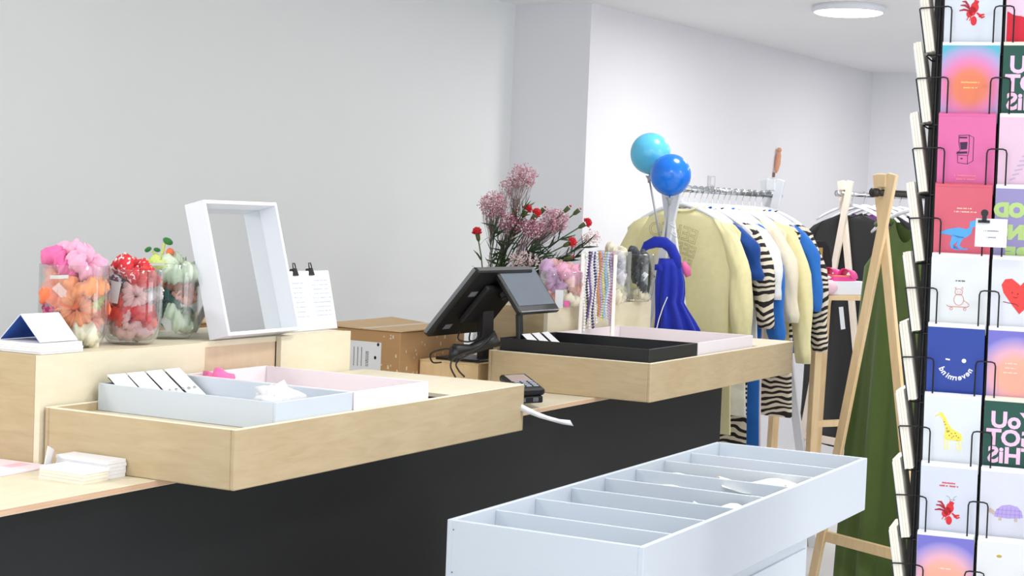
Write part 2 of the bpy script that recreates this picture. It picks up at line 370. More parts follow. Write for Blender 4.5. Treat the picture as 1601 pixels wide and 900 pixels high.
def sheet(name, label, cat, c, sx, sy, yaw, m, sag=.006, n=6, group=None, tilt=0.):
    bm = nb(); g = []; ph = random.uniform(0, 6)
    for i in range(n+1):
        row = []
        for j in range(n+1):
            u, v = i/n-.5, j/n-.5
            row.append((u*sx, v*sy, sag*(math.sin(u*7+ph)+math.cos(v*8+ph*2))*.5 + sag + tilt*u))
        g.append(row)
    vs = [[bm.verts.new(p) for p in r] for r in g]; ws = [[bm.verts.new((p[0], p[1], p[2]-.0012)) for p in r] for r in g]
    for i in range(n):
        for j in range(n):
            bm.faces.new((vs[i][j], vs[i+1][j], vs[i+1][j+1], vs[i][j+1])); bm.faces.new((ws[i][j], ws[i][j+1], ws[i+1][j+1], ws[i+1][j]))
    for k in range(n):
        for a, b in (((k, 0), (k+1, 0)), ((n, k), (n, k+1)), ((k+1, n), (k, n)), ((0, k+1), (0, k))):
            bm.faces.new((vs[b[0]][b[1]], vs[a[0]][a[1]], ws[a[0]][a[1]], ws[b[0]][b[1]]))
    o = ob(name, bm, m, origin=(0, 0, 0), local=True); o.location = c; o.rotation_euler = (0, 0, yaw); return tag(o, label, cat, group)
TISS = mat('ivory_tissue', (250, 246, 232), .8, var=.03)
sheet('tissue_sheet', 'crumpled ivory tissue sheet in the third compartment from the far end of the white bin', 'paper', (3.96, 1.50, .735), .10, .36, .05, TISS, .028, 10)
sheet('tissue_sheet', 'ivory tissue with yellowish edges rising over a divider of the white bin', 'paper', (3.99, 1.40, .762), .15, .2, .5, TISS, .016, 8)
sheet('tissue_sheet', 'white tissue lying in the middle compartment of the white bin', 'paper', (3.62, 1.36, .742), .14, .14, .3, PAPER, .018, 8)
sheet('paper_slip', 'pale pinkish paper slip in the second compartment from the far end of the bin', 'paper', (4.16, 1.58, .742), .09, .16, .1, mat('pinkish_paper', (246, 228, 236), .8), .012)

# ------------------------------------------------------------------ mirror
MO = Vector((3.164, 2.525, 1.1085)); yw, th = .032, R(15.09)
mx_ = Vector((math.cos(yw), math.sin(yw), 0)); mn = Vector((math.sin(yw), -math.cos(yw), 0))
mu_ = Vector((0, 0, 1))*math.cos(th) - mn*math.sin(th); mf = mn*math.cos(th) + Vector((0, 0, 1))*math.sin(th)
MM = fmat(MO, mx_, mf, mu_)           # local x width, y out of the face, z height
t = thing('box_mirror', 'white deep-framed mirror leaning back on the plywood riser', 'mirror', MO)
MWD, MH, MD, w = .310, .338, .059, .009
for lo, hi in (((0, 0, 0), (w, MD, MH)), ((MWD-w, 0, 0), (MWD, MD, MH)), ((w, 0, 0), (MWD-w, MD, w)), ((w, 0, MH-w), (MWD-w, MD, MH))):
    ob('frame_board', box(nb(), lo, hi, MM, .0008), WHITE, t)
ob('mirror_glass', box(nb(), (w, .004, w), (MWD-w, .008, MH-w), MM), mat('silvered_glass', (236, 238, 236), .02, 1.0, var=0), t)
ob('mirror_backing', box(nb(), (w, 0, w), (MWD-w, .0035, MH-w), MM), INK, t)
bm = nb(); beam(bm, MM @ Vector((.155, -.001, .21)), MO + mx_*.155 - mn*.17 + Vector((0, 0, .001)), .03, .006, mx_); ob('strut', bm, WHITE, t)

# clipped list beside it
LO = Vector((3.515, 2.56, 1.1085)); ly, lt = .03, R(13)
lx = Vector((math.cos(ly), math.sin(ly), 0)); ln = Vector((math.sin(ly), -math.cos(ly), 0))
LM = fmat(LO, lx, ln*math.cos(lt)+Vector((0, 0, 1))*math.sin(lt), Vector((0, 0, 1))*math.cos(lt)-ln*math.sin(lt))
t = thing('clip_board', 'white clipboard sheet with two black binder clips, leaning beside the mirror', 'clipboard', LO)
ob('board', box(nb(), (-.03, 0, 0), (.255, .004, .163), LM, .0006), WHITE, t)
ob('paper_sheet', box(nb(), (.145, .0042, .002), (.254, .005, .161), LM), PAPER, t)
ob('paper_sheet', box(nb(), (-.028, .0042, .004), (.143, .0052, .161), LM), PAPER, t)
bm = nb()
for k in range(9): scribble(bm, .20, .136-.012*k, random.uniform(.07, .09), .004, LM, .005, .0053)
for k in range(8): scribble(bm, .085, .130-.013*k, random.uniform(.05, .08), .004, LM, .0052, .0055)
ob('print', bm, mat('faint_print', (196, 203, 222), .7), t, kind='stuff')
for x in (.088, .165):
    c = ob('binder_clip', prism(nb(), [(x-.012, .150), (x+.012, .150), (x+.006, .170), (x-.006, .170)], -.006, .009, LM), INK, t)
    bm = nb(); tube(bm, [LM @ Vector((x+dx, .006, z)) for dx, z in ((-.004, .166), (-.006, .174), (-.004, .184), (.004, .184), (.006, .174), (.004, .166))], .0017, 5); ob('clip_handle', bm, INK, c)

# ------------------------------------------------------------------ scrunchies and jars
def scrunchie_bm(Rm, r, waves, seed):
    """gathered fabric tube round an elastic: fine pleats, uneven puffs, a twisting axis"""
    rnd = random.Random(seed); bm = nb(); nu, nv = 96, 14; P = [rnd.uniform(0, 6.28) for _ in range(8)]; rings = []
    k1, k2, k3 = waves, waves*2+1, 3*waves-1
    for i in range(nu):
        a = 2*math.pi*i/nu
        puff = 1 + .16*math.sin(k1*a+P[0]) + .10*math.sin(2*a+P[1]) + .07*math.sin(k2*a+P[2])
        off = .18*r*math.sin(3*a+P[3]) + .08*r*math.sin(k1*a+P[4]); wob = .42*r*math.sin(2*a+P[5]) + .22*r*math.sin(5*a+P[6]); ring = []
        for j in range(nv):
            b = 2*math.pi*j/nv; q = r*puff*(1 + .10*math.sin(k3*a+2*b+P[7]) + .07*math.sin(5*b+k1*a))
            ring.append(Vector(((Rm+off+q*math.cos(b))*math.cos(a), (Rm+off+q*math.cos(b))*math.sin(a), q*math.sin(b)*1.08+wob)))
        rings.append(ring)
    vs = [[bm.verts.new(p) for p in g] for g in rings]
    for i in range(nu):
        for j in range(nv):
            bm.faces.new((vs[i][j], vs[(i+1) % nu][j], vs[(i+1) % nu][(j+1) % nv], vs[i][(j+1) % nv]))
    return bm
def fabric(name, rgb): return mat('fabric_'+name, rgb, .8, var=.14, scale=90, bump=.25, sheen=.2)
def scrunchie(label, c, rot, Rm, r, m, seed, group, waves=9):
    o = ob('scrunchie', scrunchie_bm(Rm, r, waves, seed), m, origin=(0, 0, 0), local=True, smooth=True)
    o.location = c; o.rotation_euler = rot; return tag(o, label, 'scrunchie', group)
def swing_tag(label, c, rot, m=PAPER, s=(.022, .042), group='white swing tags'):
    bm = box(nb(), (-s[0]/2, -.0004, -s[1]/2), (s[0]/2, .0004, s[1]/2)); o = ob('swing_tag', bm, m, origin=(0, 0, 0), local=True)
    o.location = c; o.rotation_euler = rot; return tag(o, label, 'tag', group)
def jar(c, Rr, H, label):
    """rounded-bottom clear glass with an open rim and a thick wall"""
    t = thing('glass_jar', label, 'jar', c, group='open glass jars of hair ties')
    out = [(Rr*.58, 0), (Rr*.72, .004), (Rr*.86, .016), (Rr*.95, .036), (Rr, .07), (Rr, H-.002), (Rr-.001, H), (Rr-.003, H)]
    inn = [(Rr-.004, H-.002), (Rr-.004, .07), (Rr*.95-.004, .038), (Rr*.86-.004, .022), (Rr*.7, .011), (Rr*.5, .009)]
    bm = nb(); lathe(bm, out+inn, c, 40); ob('glass_wall', bm, GLASS, t, smooth=True)
    return t
CO = {k: fabric(k, v) for k, v in dict(pink=(238, 112, 172), palepink=(247, 176, 204), orange=(250, 122, 76), salmon=(250, 142, 104), peach=(252, 160, 112), coral=(226, 66, 60), red=(208, 44, 50),
      magenta=(158, 40, 88), lime=(206, 220, 120), cream=(238, 232, 206), rosepearl=(226, 178, 178), mint=(214, 228, 204), teal=(30, 92, 82), green=(40, 120, 50), white=(240, 236, 236), maroon=(110, 44, 50), brown=(150, 96, 74),
      lilac=(206, 168, 204), pearl=(214, 208, 214), grey=(150, 146, 160), charcoal=(66, 70, 76), black=(34, 36, 40), navy=(40, 44, 96), ivory=(232, 224, 200), blush=(236, 168, 150)).items()}
SPOT = speckle('fabric_red_dots', (216, 50, 60), (250, 226, 226), 110, .56)
ZEBR = speckle('fabric_grey_check', (90, 78, 104), (236, 232, 236), 120, .5)
FLOR = speckle('fabric_maroon_floral', (140, 36, 84), (206, 96, 128), 80, .52)
right_ = Vector((.4725, -.8813, 0)); back_ = Vector((.8813, .4725, 0))
def pack(c, items, grp):
    """(label, across, depth, height, tilt, ring radius, tube radius, material): places soft rings in the jar at c"""
    for k, (lab, dx, dy, dz, rot, Rm, r, m) in enumerate(items):
        p = Vector(c) + right_*dx*.88 + back_*dy*.9 + Vector((0, 0, dz))
        scrunchie(lab, p, rot, Rm, r, m, k*13+int(c[0]*100), grp, waves=8+k % 5)
Z = 1.108
j1 = atz(113, 541, Z); j1.z = Z
jar(j1, .077, .185, 'glass jar of orange and pink scrunchies, standing next to the white tent card')
pack(j1, [
 ('cream scrunchie at the bottom of the jar nearest the tent card', .012, -.01, .035, (.1, .1, 0), .034, .021, CO['cream']),
 ('dark magenta floral scrunchie low in the orange jar', -.03, -.028, .072, (1.2, .3, .5), .028, .017, FLOR),
 ('salmon scrunchie low at the glass of the orange jar', .030, -.012, .066, (1.1, .2, -.9), .025, .017, CO['salmon']),
 ('orange scrunchie folded upright in front of the jar nearest the tent card', .014, -.043, .088, (1.45, 0, -.55), .027, .019, CO['peach']),
 ('lime scrunchie against the right glass of the orange jar', .046, -.004, .107, (1.3, 0, -1.1), .017, .012, CO['lime']),
 ('deep orange scrunchie filling the left of the orange jar', -.024, -.02, .112, (.55, .25, .1), .030, .021, CO['orange']),
 ('orange scrunchie behind the salmon ones in the orange jar', .01, .035, .095, (.6, -.2, .3), .034, .022, CO['orange']),
 ('peach scrunchie below the pink one in the orange jar', .026, -.016, .142, (.35, -.2, .4), .034, .020, CO['peach']),
 ('small orange scrunchie at the left rim of the orange jar', -.046, .012, .152, (.9, .3, .3), .018, .013, CO['salmon']),
 ('bright pink scrunchie heaped on top of the orange jar', -.026, 0, .186, (.45, .15, .2), .027, .020, CO['pink']),
 ('pale pink scrunchie heaped on the right of the orange jar', .026, -.004, .184, (.5, -.3, .5), .026, .019, CO['palepink']),
 ('pink scrunchie on the very top of the orange jar', .0, .012, .212, (.3, .1, .9), .026, .016, CO['palepink'])], 'scrunchies in the orange jar')
swing_tag('pale pink label on the front of the orange scrunchies', j1+right_*-.006-back_*.066+Vector((0, 0, .122)), (.25, -.75, -1.07), mat('pink_label', (246, 206, 200), .7), (.02, .05))
swing_tag('white label peeking out under the bright pink scrunchie', j1+right_*-.02-back_*.052+Vector((0, 0, .158)), (.2, 1.5, -1.07), PAPER, (.008, .044))
j2 = atz(203, 537, Z); j2.z = Z
jar(j2, .071, .175, 'middle glass jar, of red and checked scrunchies')
pack(j2, [
 ('pale rose ring at the bottom of the middle jar', .0, 0, .036, (.1, .1, 0), .032, .018, CO['rosepearl']),
 ('coral red scrunchie low on the left of the middle jar', -.03, -.012, .062, (.6, .2, .1), .027, .019, CO['coral']),
 ('red scrunchie low on the right of the middle jar', .032, -.008, .07, (.8, -.3, .4), .024, .017, CO['coral']),
 ('pale rose satin ring at the front glass of the middle jar', .01, -.043, .058, (1.2, .5, -.4), .016, .009, CO['rosepearl']),
 ('bright red scrunchie across the middle jar', .002, -.012, .086, (.4, .25, .2), .033, .014, CO['red']),
 ('maroon scrunchie behind the checked one in the middle jar', -.03, .015, .105, (.8, .1, .2), .024, .016, CO['maroon']),
 ('grey checked scrunchie at the left of the middle jar', -.038, -.014, .122, (1.3, .2, .3), .024, .015, ZEBR),
 ('pink satin scrunchie in the centre of the middle jar', .012, -.032, .112, (1.3, .1, -.3), .018, .013, CO['rosepearl']),
 ('grey and white checked scrunchie at the right of the middle jar', .043, .012, .128, (1.2, .2, -.6), .02, .013, CO['white']),
 ('coral scrunchie at the right rim of the middle jar', .046, -.01, .156, (1.2, .3, -.5), .016, .011, CO['coral']),
 ('red and white dotted scrunchie heaped on the middle jar', .002, 0, .172, (.55, -.15, .3), .026, .019, SPOT),
 ('small dotted red scrunchie at the back of the middle jar', -.012, .03, .168, (.6, .2, .2), .022, .015, SPOT)], 'scrunchies in the middle jar')
swing_tag('white printed tag hanging in the left of the middle jar', j2-right_*.026-back_*.056+Vector((0, 0, .122)), (0, .15, -1.07), PAPER, (.022, .05))
j3 = atz(262, 528, Z); j3.z = Z
jar(j3, .072, .185, 'third glass jar with mint, teal and pink hair ties, beside the mirror')
pack(j3, [
 ('pale mint scrunchie at the bottom of the third jar', .02, 0, .05, (.3, .1, 0), .032, .02, CO['mint']),
 ('teal green scrunchie low in the third jar', -.012, -.03, .085, (1.35, .3, -.3), .024, .020, CO['teal']),
 ('brown scrunchie in the third jar', .02, -.01, .125, (.5, .2, .3), .022, .013, CO['brown']),
 ('blush pink scrunchie at the right glass of the third jar', .045, -.012, .112, (1.2, .2, -.7), .018, .012, CO['blush']),
 ('orange scrunchie in the third jar', -.016, .006, .136, (.6, .1, 0), .022, .014, CO['orange']),
 ('large pale mint scrunchie at the rim of the third jar', .028, -.006, .165, (.35, -.25, .2), .030, .022, CO['mint']),
 ('yellow green scrunchie heaped on the third jar', -.02, .0, .168, (.5, .2, .2), .026, .015, CO['lime'])], 'scrunchies in the third jar')
swing_tag('white tag at the bottom of the third jar', j3+right_*.006-back_*.05+Vector((0, 0, .042)), (.1, -.55, -1.07), PAPER, (.022, .045))
swing_tag('white strip tag across the rim of the third jar', j3-right_*.02-back_*.055+Vector((0, 0, .182)), (.2, 1.5, -1.07), PAPER, (.006, .04))
t = thing('hair_claw', 'green leafy hair ornament sticking out of the third jar', 'hair ornament', j3+Vector((0, 0, .19)))
p0 = j3 - right_*.025 + Vector((0, 0, .185))
bm = nb(); tube(bm, [p0, p0+right_*.006+Vector((0, 0, .025)), p0+right_*.01+Vector((0, 0, .048))], .004, 6); tube(bm, [p0+Vector((0, 0, .01)), p0-right_*.02+Vector((0, 0, .026))], .003, 6); ob('stem', bm, CO['lime'], t)
for dx, dz, r_, a in ((.018, .052, .017, .5), (-.03, .03, .012, -.6), (-.008, .03, .011, .2)):
    M = Matrix.Translation(p0+right_*dx+Vector((0, 0, dz))) @ Matrix.Rotation(a, 4, back_)
    bm = nb(); bmesh.ops.create_icosphere(bm, subdivisions=2, radius=r_, matrix=M @ Matrix.Diagonal((.8, .8, .5, 1))); ob('leaf', bm, CO['green'], t, smooth=True)
ob('bead', ball(nb(), p0+right_*.024+Vector((0, 0, .026)), .010), CO['orange'], t, smooth=True)

# ------------------------------------------------------------------ paper goods on the riser and the counter
def cardstack(name, label, c, sx, sy, n, th_, yaw, m, jit=.0015, group='stacks of small cards', cat='card stack'):
    t = thing(name, label, cat, c, yaw, group)
    for k in range(n):
        dx, dy = random.uniform(-jit, jit), random.uniform(-jit, jit)
        ob('card', box(nb(), (-sx/2+dx, -sy/2+dy, k*th_), (sx/2+dx, sy/2+dy, (k+1)*th_-.0003)), m[k] if isinstance(m, list) else m, t, local=True)
    return t
c = Vector((2.65, 2.585, Z+.0002))
cardstack('card_stack', 'stack of white cards under the tent card on the riser', c, .126, .145, 5, .0046, .0, PAPER)
t = thing('tent_card', 'folded white tent card with a blue inside, on a stack of white cards', 'card', (2.655, 2.585, Z+.0235))
x0, x1, zt = 2.598, 2.712, Z+.0235+.058
def leaf(ya, za, yb, zb, m, name):
    d = Vector((0, yb-ya, zb-za)).normalized(); n = Vector((0, -d.z, d.y))*.0006
    bm = nb(); P = [Vector((x0, ya, za)), Vector((x1, ya, za)), Vector((x1, yb, zb)), Vector((x0, yb, zb))]
    loft(bm, [[p-n for p in P], [p+n for p in P]]); ob(name, bm, m, t)
BLUE = mat('cobalt_print', (40, 84, 168), .6)
leaf(2.527, Z+.0245, 2.585, zt, PAPER, 'front_leaf'); leaf(2.643, Z+.0245, 2.585, zt, PAPER, 'rear_leaf')
leaf(2.5285, Z+.0245, 2.585, zt-.002, BLUE, 'inner_leaf'); leaf(2.6415, Z+.0245, 2.585, zt-.002, BLUE, 'inner_leaf')
tz = .8772
p = atz(125, 752, tz); q_ = Vector((p.x+.01, p.y+.035, tz))
cardstack('card_stack', 'cream-edged stack of business cards in front, on the counter below the platform', (2.486, 2.316, tz), .074, .116, 4, .0066, .0, [CREAM, CREAM, CREAM, PAPER])
cardstack('card_stack', 'taller white stack of business cards against the platform side', (2.555, 2.335, tz), .054, .140, 5, .0074, .0, PAPER)
bm = box(nb(), (-.027, -.0008, 0), (.027, .0008, .052)); o = ob('business_card', bm, PAPER, origin=(0, 0, 0), local=True)
o.location = (2.50, 2.405, tz+.002); o.rotation_euler = (.1, .28, .52); tag(o, 'single business card standing tilted behind the card stacks', 'card')
t = thing('leaflet', 'pale pink leaflet lying flat on the counter end', 'leaflet', (2.492, 2.548, tz), .05)
ob('leaflet_sheet', box(nb(), (-.14, -.10, 0), (.075, .13, .003), bev=.0005), mat('pale_pink_leaflet', (247, 228, 236), .6), t, local=True)
ob('printed_patch', box(nb(), (.0, -.05, .003), (.06, -.02, .0034)), mat('pink_print', (240, 196, 210), .6), t, local=True)

# jewellery cards in the white tray: each leans on a black wedge
def jewel_card(c, lean, yaw, label, sx=.052, sz=.085, marks=2, group='jewellery cards in the white tray', acc=None):
    t = thing('jewellery_card', label, 'jewellery card', c, yaw, group)
    M = Matrix.Rotation(lean, 4, 'X')
    ob('card_face', box(nb(), (-sx/2, 0, 0), (sx/2, .0016, sz), M, .0004), PAPER, t, local=True)
    ob('wedge', box(nb(), (-sx/2+.002, .002, .004), (sx/2-.002, .005, sz*.96), M), INK, t, local=True)
    for k in range(marks):
        e = ob('earring', lathe(nb(), [(.0015, 0), (.0038, .0008), (.0015, .002)], (0, 0, 0), 10), acc or MATS['silver'], t, local=True)
        e.data.transform(M @ Matrix.Translation((-sx*.22+k*sx*.4, -.0018, sz*.42)) @ Matrix.Rotation(R(90), 4, 'X'))
    return t
mat('silver', (190, 192, 196), .25, 1.0); GOLD = mat('gold_metal', (214, 178, 110), .3, 1.0)
for k, lab in enumerate(('jewellery card at the outer end of the row in the white tray', 'second jewellery card in the white tray, counted from the outer end', 'third jewellery card in the white tray, with a ring of tiny studs', 'jewellery card at the inner end of the row, by the pink tray')):
    jewel_card((2.771+.0655*k, 2.372, .9872), -.95, .03*(k-1.5), lab, .056, .122, marks=2+(k == 2)*2)
def crumple(name, label, cat, c, r, m, s=(1, 1, .5), seed=1, amp=.35, group=None):
    rnd = random.Random(seed); bm = nb(); ball(bm, (0, 0, 0), r, 3, s); ph = [rnd.uniform(0, 6) for _ in range(6)]
    for v in bm.verts:
        p = v.co/r; k = 1+amp*.5*(math.sin(5*p.x+ph[0])*math.sin(6*p.y+ph[1])+math.sin(9*p.z+7*p.x+ph[2])*.6+math.sin(11*p.y+ph[3])*.4); v.co *= k
    zmin = min(v.co.z for v in bm.verts)
    for v in bm.verts: v.co.z -= zmin
    o = ob(name, bm, m, origin=(0, 0, 0), local=True, smooth=True); o.location = c; return tag(o, label, cat, group)
crumple('cord_bundle', 'tangle of white cords lying in the white tray', 'cord', (2.845, 2.085, .987), .044, PAPER, (1.2, .9, .68), 3, .6)
crumple('hair_bow', 'bright pink fabric bow in the back corner of the pink tray', 'hair bow', (3.09, 2.44, .981), .034, CO['pink'], (1.1, 1, .9), 5, .5)

# ------------------------------------------------------------------ cardboard boxes
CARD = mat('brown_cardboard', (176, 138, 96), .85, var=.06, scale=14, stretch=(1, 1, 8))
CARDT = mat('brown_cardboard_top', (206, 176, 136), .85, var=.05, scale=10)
cx, cy = 4.55, 2.845
t = thing('cardboard_box', 'brown cardboard parcel with a white shipping label, beside the till', 'box', (4.75, 2.98, .8772))
zt = 1.046
ob('carton', box(nb(), (cx, cy, .8775), (cx+.42, cy+.30, zt-.004), bev=.002), CARD, t)
bm = box(nb(), (cx-.004, cy-.004, zt-.003), (cx+.424, cy+.148, zt)); ob('top_flap', bm, CARDT, t)
bm = nb(); loft(bm, [[(cx-.004, cy+.152, zt-.003), (cx+.424, cy+.152, zt-.003), (cx+.424, cy+.304, zt+.0), (cx-.004, cy+.304, zt+.0)], [(cx-.004, cy+.152, zt), (cx+.424, cy+.152, zt), (cx+.424, cy+.304, zt+.012), (cx-.004, cy+.304, zt+.008)]]); ob('top_flap', bm, CARDT, t)
ob('packing_tape', box(nb(), (cx-.0045, cy+.125, zt), (cx+.4245, cy+.175, zt+.0008)), mat('beige_tape', (214, 196, 168), .4), t)
la, lb = atx(596, 535, cx), atx(553, 572, cx)
lab = ob('shipping_label', box(nb(), (cx-.0012, la.y, .90), (cx-.0002, la.y+.135, la.z-.001)), mat('label_paper', (222, 226, 232), .6), t)
LBM = fmat((cx-.0012, la.y, .90), (0, 1, 0), (-1, 0, 0), (0, 0, 1)); lh = la.z-.90
bm = nb()
for k in range(10): prism(bm, [(.048, .022+k*.0052), (.06, .022+k*.0052), (.06, .022+k*.0052+random.choice((.0018, .003))), (.048, .022+k*.0052+.0018)], -.0001, .0004, LBM)
ob('barcode', bm, INK, lab)
bm = nb()
for x, z in ((.022, lh*.5), (.012, lh*.92), (.012, .006)): prism(bm, ell(x, z, .005, .006, 8), -.0001, .0004, LBM)
for x in (.075, .09, .105): prism(bm, [(x, .02), (x+.002, .02), (x+.002, lh*.8), (x, lh*.8)], -.0001, .0004, LBM)
ob('label_mark', bm, INK, lab)
bm = nb(); rnd = random.Random(4)
for k in range(26):
    u, z = rnd.uniform(.02, .4), rnd.uniform(.89, 1.03); s = rnd.uniform(.003, .008)
    prism(bm, [(u-s*.5, z-s), (u+s*.6, z-s*.8), (u+s*.4, z+s), (u-s*.4, z+s*.6)], -.0001, .0005, fmat((cx, cy, 0), (1, 0, 0), (0, -1, 0), (0, 0, 1)))
for k in range(14):
    u, z = rnd.uniform(.005, .085), rnd.uniform(.89, 1.03); s = rnd.uniform(.003, .007)
    prism(bm, [(u-s*.5, z-s), (u+s*.6, z-s*.8), (u+s*.4, z+s), (u-s*.4, z+s*.6)], -.0001, .0005, fmat((cx, cy, 0), (0, 1, 0), (-1, 0, 0), (0, 0, 1)))
ob('torn_paper', bm, mat('torn_paper', (216, 200, 172), .8), t, kind='stuff')
p = at(303, 522, 4.45)
t = thing('cardboard_box', 'small brown cardboard carton behind the riser, between third jar and mirror', 'box', (p.x+.1, p.y+.12, .8772))
ob('carton', box(nb(), (p.x-.10, 2.85, .8775), (p.x+.28, 3.1, 1.112), bev=.002), CARD, t)
ob('top_flap', box(nb(), (p.x-.102, 2.848, 1.113), (p.x+.282, 3.102, 1.117)), CARDT, t)

# ------------------------------------------------------------------ till
t = thing('wooden_box', 'small pine box under the till, beside the cardboard parcel', 'box', (4.77, 2.71, .8772))
ob('box_body', box(nb(), (4.665, 2.615, .8775), (4.88, 2.838, .944), bev=.001), PINE, t)
ob('box_lid', box(nb(), (4.664, 2.614, .9442), (4.881, 2.8385, .949), bev=.0008), PINE, t)
t = thing('till_terminal', 'black till with a staff screen and a small customer screen, back to back', 'till', (4.78, 2.70, .949))
def slab(TL, BL, BR, th_, M=None):
    ux = (BR-BL).normalized(); uz = (TL-BL).normalized(); n = uz.cross(ux).normalized()   # n points back
    return fmat(BL, ux, -n, uz), (BR-BL).length, (TL-BL).length
k = 1.012
BL = at(664, 523, 5.33); BR = aty(752, 520, BL.y); BR.z = BL.z; TL = atx(745, 420, BL.x)
M, w_, h_ = slab(TL, BL, BR, .02)
ob('staff_screen_shell', box(nb(), (0, -.012, 0), (w_, .014, h_), M, .005), INK, t)
ob('staff_screen', box(nb(), (.008, -.0135, .008), (w_-.008, -.012, h_-.008), M), mat('screen_glass', (40, 44, 52), .12), t)
ob('bezel_edge', box(nb(), (-.0006, -.0118, .006), (.0, .0, h_-.006), M), GREYP, t)
ob('electronics_bay', box(nb(), (w_*.28, .014, h_*.25), (w_*.85, .034, h_*.8), M, .006), mat('matt_black_plastic', (27, 27, 29), .6), t)
for z in (.12, .62): ob('sticker', box(nb(), (w_*.14, .0141, h_*z), (w_*.26, .0147, h_*(z+.07)), M), GREYP, t)
cTL = at(770, 418, 5.36); cBL = atx(813, 490, cTL.x); cBR = aty(874, 486, cBL.y); cBR.z = cBL.z
M2, w2, h2 = slab(cTL, cBL, cBR, .02)
ob('customer_screen_shell', box(nb(), (0, -.014, 0), (w2, .004, h2), M2, .004), INK, t)
ob('customer_screen', box(nb(), (.012, .0042, .026), (w2-.012, .0052, h2-.01), M2), mat('grey_screen_glass', (112, 122, 134), .08), t)
ob('chrome_strip', box(nb(), (.004, .0042, .001), (w2-.004, .0056, .0045), M2), CHROME, t)
mid = M @ Vector((w_*.62, .02, h_*.42)); top2 = M2 @ Vector((w2*.45, -.012, h2*.6))
bm = nb(); beam(bm, (4.80, 2.665, .95), mid, .07, .028, (1, 0, 0), .004); ob('stand_arm', bm, INK, t)
ob('stand_base', box(nb(), (4.70, 2.63, .9492), (4.87, 2.80, .958), bev=.003), INK, t)
bm = nb(); beam(bm, M @ Vector((w_*.62, .03, h_*.66)), top2, .05, .03, (1, 0, 0), .003); ob('screen_hinge', bm, INK, t)
bm = nb(); beam(bm, M2 @ Vector((w2*.12, -.02, .01)), Vector((cBL.x+.03, cBL.y+.012, 1.0005)), .028, .014, (1, 0, 0), .002); ob('display_foot', bm, INK, t)
t = thing('barcode_scanner', 'black handheld barcode scanner resting under the till screen', 'scanner', at(720, 548, 5.28))
sp = [at(778, 528, 5.26), at(760, 536, 5.26), at(735, 546, 5.24), at(712, 546, 5.2), at(708, 558, 5.2)]
bm = nb(); tube(bm, sp, [.028, .02, .017, .02, .016], 10); ob('scanner_body', bm, INK, t, smooth=True)
bm = nb(); tube(bm, [at(712, 545, 5.2), at(706, 564, 5.19)], [.02, .014], 8); ob('scanner_head', bm, INK, t, smooth=True)
def cable(label, pts, r=.0028, m=INK):
    P = [at(*p) for p in pts]; Q = []
    for i in range(len(P)-1):
        a, b, c_, d_ = P[max(0, i-1)], P[i], P[i+1], P[min(len(P)-1, i+2)]
        for s in range(6):
            u = s/6; Q.append(.5*((2*b)+(c_-a)*u+(2*a-5*b+4*c_-d_)*u*u+(3*b-a-3*c_+d_)*u**3))
    Q.append(P[-1]); bm = nb(); tube(bm, Q, r, 6); o = ob('cable', bm, m, origin=P[0], smooth=True)
    return tag(o, label, 'cable', 'black cables at the till')
cable('black cable looping out to the side of the barcode scanner', [(709, 545, 5.2), (690, 546, 5.2), (673, 553, 5.2), (676, 566, 5.21), (690, 566, 5.21)])
cable('long black cable curving down in front of the pine box', [(770, 524, 5.24), (745, 545, 5.2), (712, 558, 5.15), (704, 572, 5.13), (712, 590, 5.13)])
cable('black cable hanging over the front edge of the pine box', [(765, 530, 5.25), (738, 550, 5.2), (714, 566, 5.15), (716, 578, 5.12), (726, 589, 5.12)])
cable('thin cable dropping from the underside of the staff screen', [(718, 519, 5.34), (716, 530, 5.32), (730, 534, 5.32), (744, 530, 5.32), (748, 519, 5.34)])
cable('thin cable from staff screen to the stand arm', [(735, 518, 5.36), (734, 532, 5.34), (750, 530, 5.34), (752, 516, 5.38)])

# card reader on the counter and receipt strip
t = thing('card_reader', 'black handheld card reader leaning on the counter by the platform', 'card reader', (4.15, 2.3, tz))
a, b, c_ = atz(783, 604, .93), atz(822, 606, .915), atz(851, 606, .905)
CR = Vector((4.14, 2.30, tz)); RM = Matrix.Translation(CR) @ Matrix.Rotation(R(-18), 4, 'Z') @ Matrix.Translation((0, 0, .030)) @ Matrix.Rotation(R(8), 4, 'Y') @ Matrix.Rotation(R(8), 4, 'X')
RM = fmat((0, 0, 0), (1, 0, 0), (0, 1, 0), (0, 0, 1))
P0 = at(783, 600, 4.86); P1 = at(822, 583, 5.02); P2 = at(852, 606, 4.80); P3 = at(812, 616, 4.66)
ex = (P2-P1).normalized(); ey = (P0-P1); ey = (ey-ex*ey.dot(ex)).normalized(); ez = ex.cross(ey)
if ez.z < 0: ez = -ez
CM = fmat(P1, ex, ey, ez)
Lr, Wr = (P2-P1).length, .085
ob('reader_body', box(nb(), (0, 0, -.022), (Lr, Wr, 0), CM, .006), INK, t)
ob('reader_screen', box(nb(), (Lr*.08, .012, .0002), (Lr*.5, Wr-.012, .0012), CM), mat('reader_display', (206, 186, 178), .25), t)
KEYS = [mat('grey_key', (176, 182, 196), .5), mat('green_key', (110, 200, 150), .5)]
for i in range(4):
    for j in range(3):
        ob('key', box(nb(), (Lr*(.56+.095*i), .012+.021*j, .0002), (Lr*(.56+.095*i)+.008, .028+.021*j, .003), CM, .001), KEYS[1 if (i == 3 and j == 2) else 0], t)
ob('reader_cradle', box(nb(), (Lr*.35, .006, -.045), (Lr-.004, Wr-.006, -.024), CM, .003), INK, t)
for yy in (.02, .058): ob('metal_contact', box(nb(), (Lr-.0042, yy, -.04), (Lr-.003, yy+.016, -.028), CM), CHROME, t)
bm = nb(); rings = []
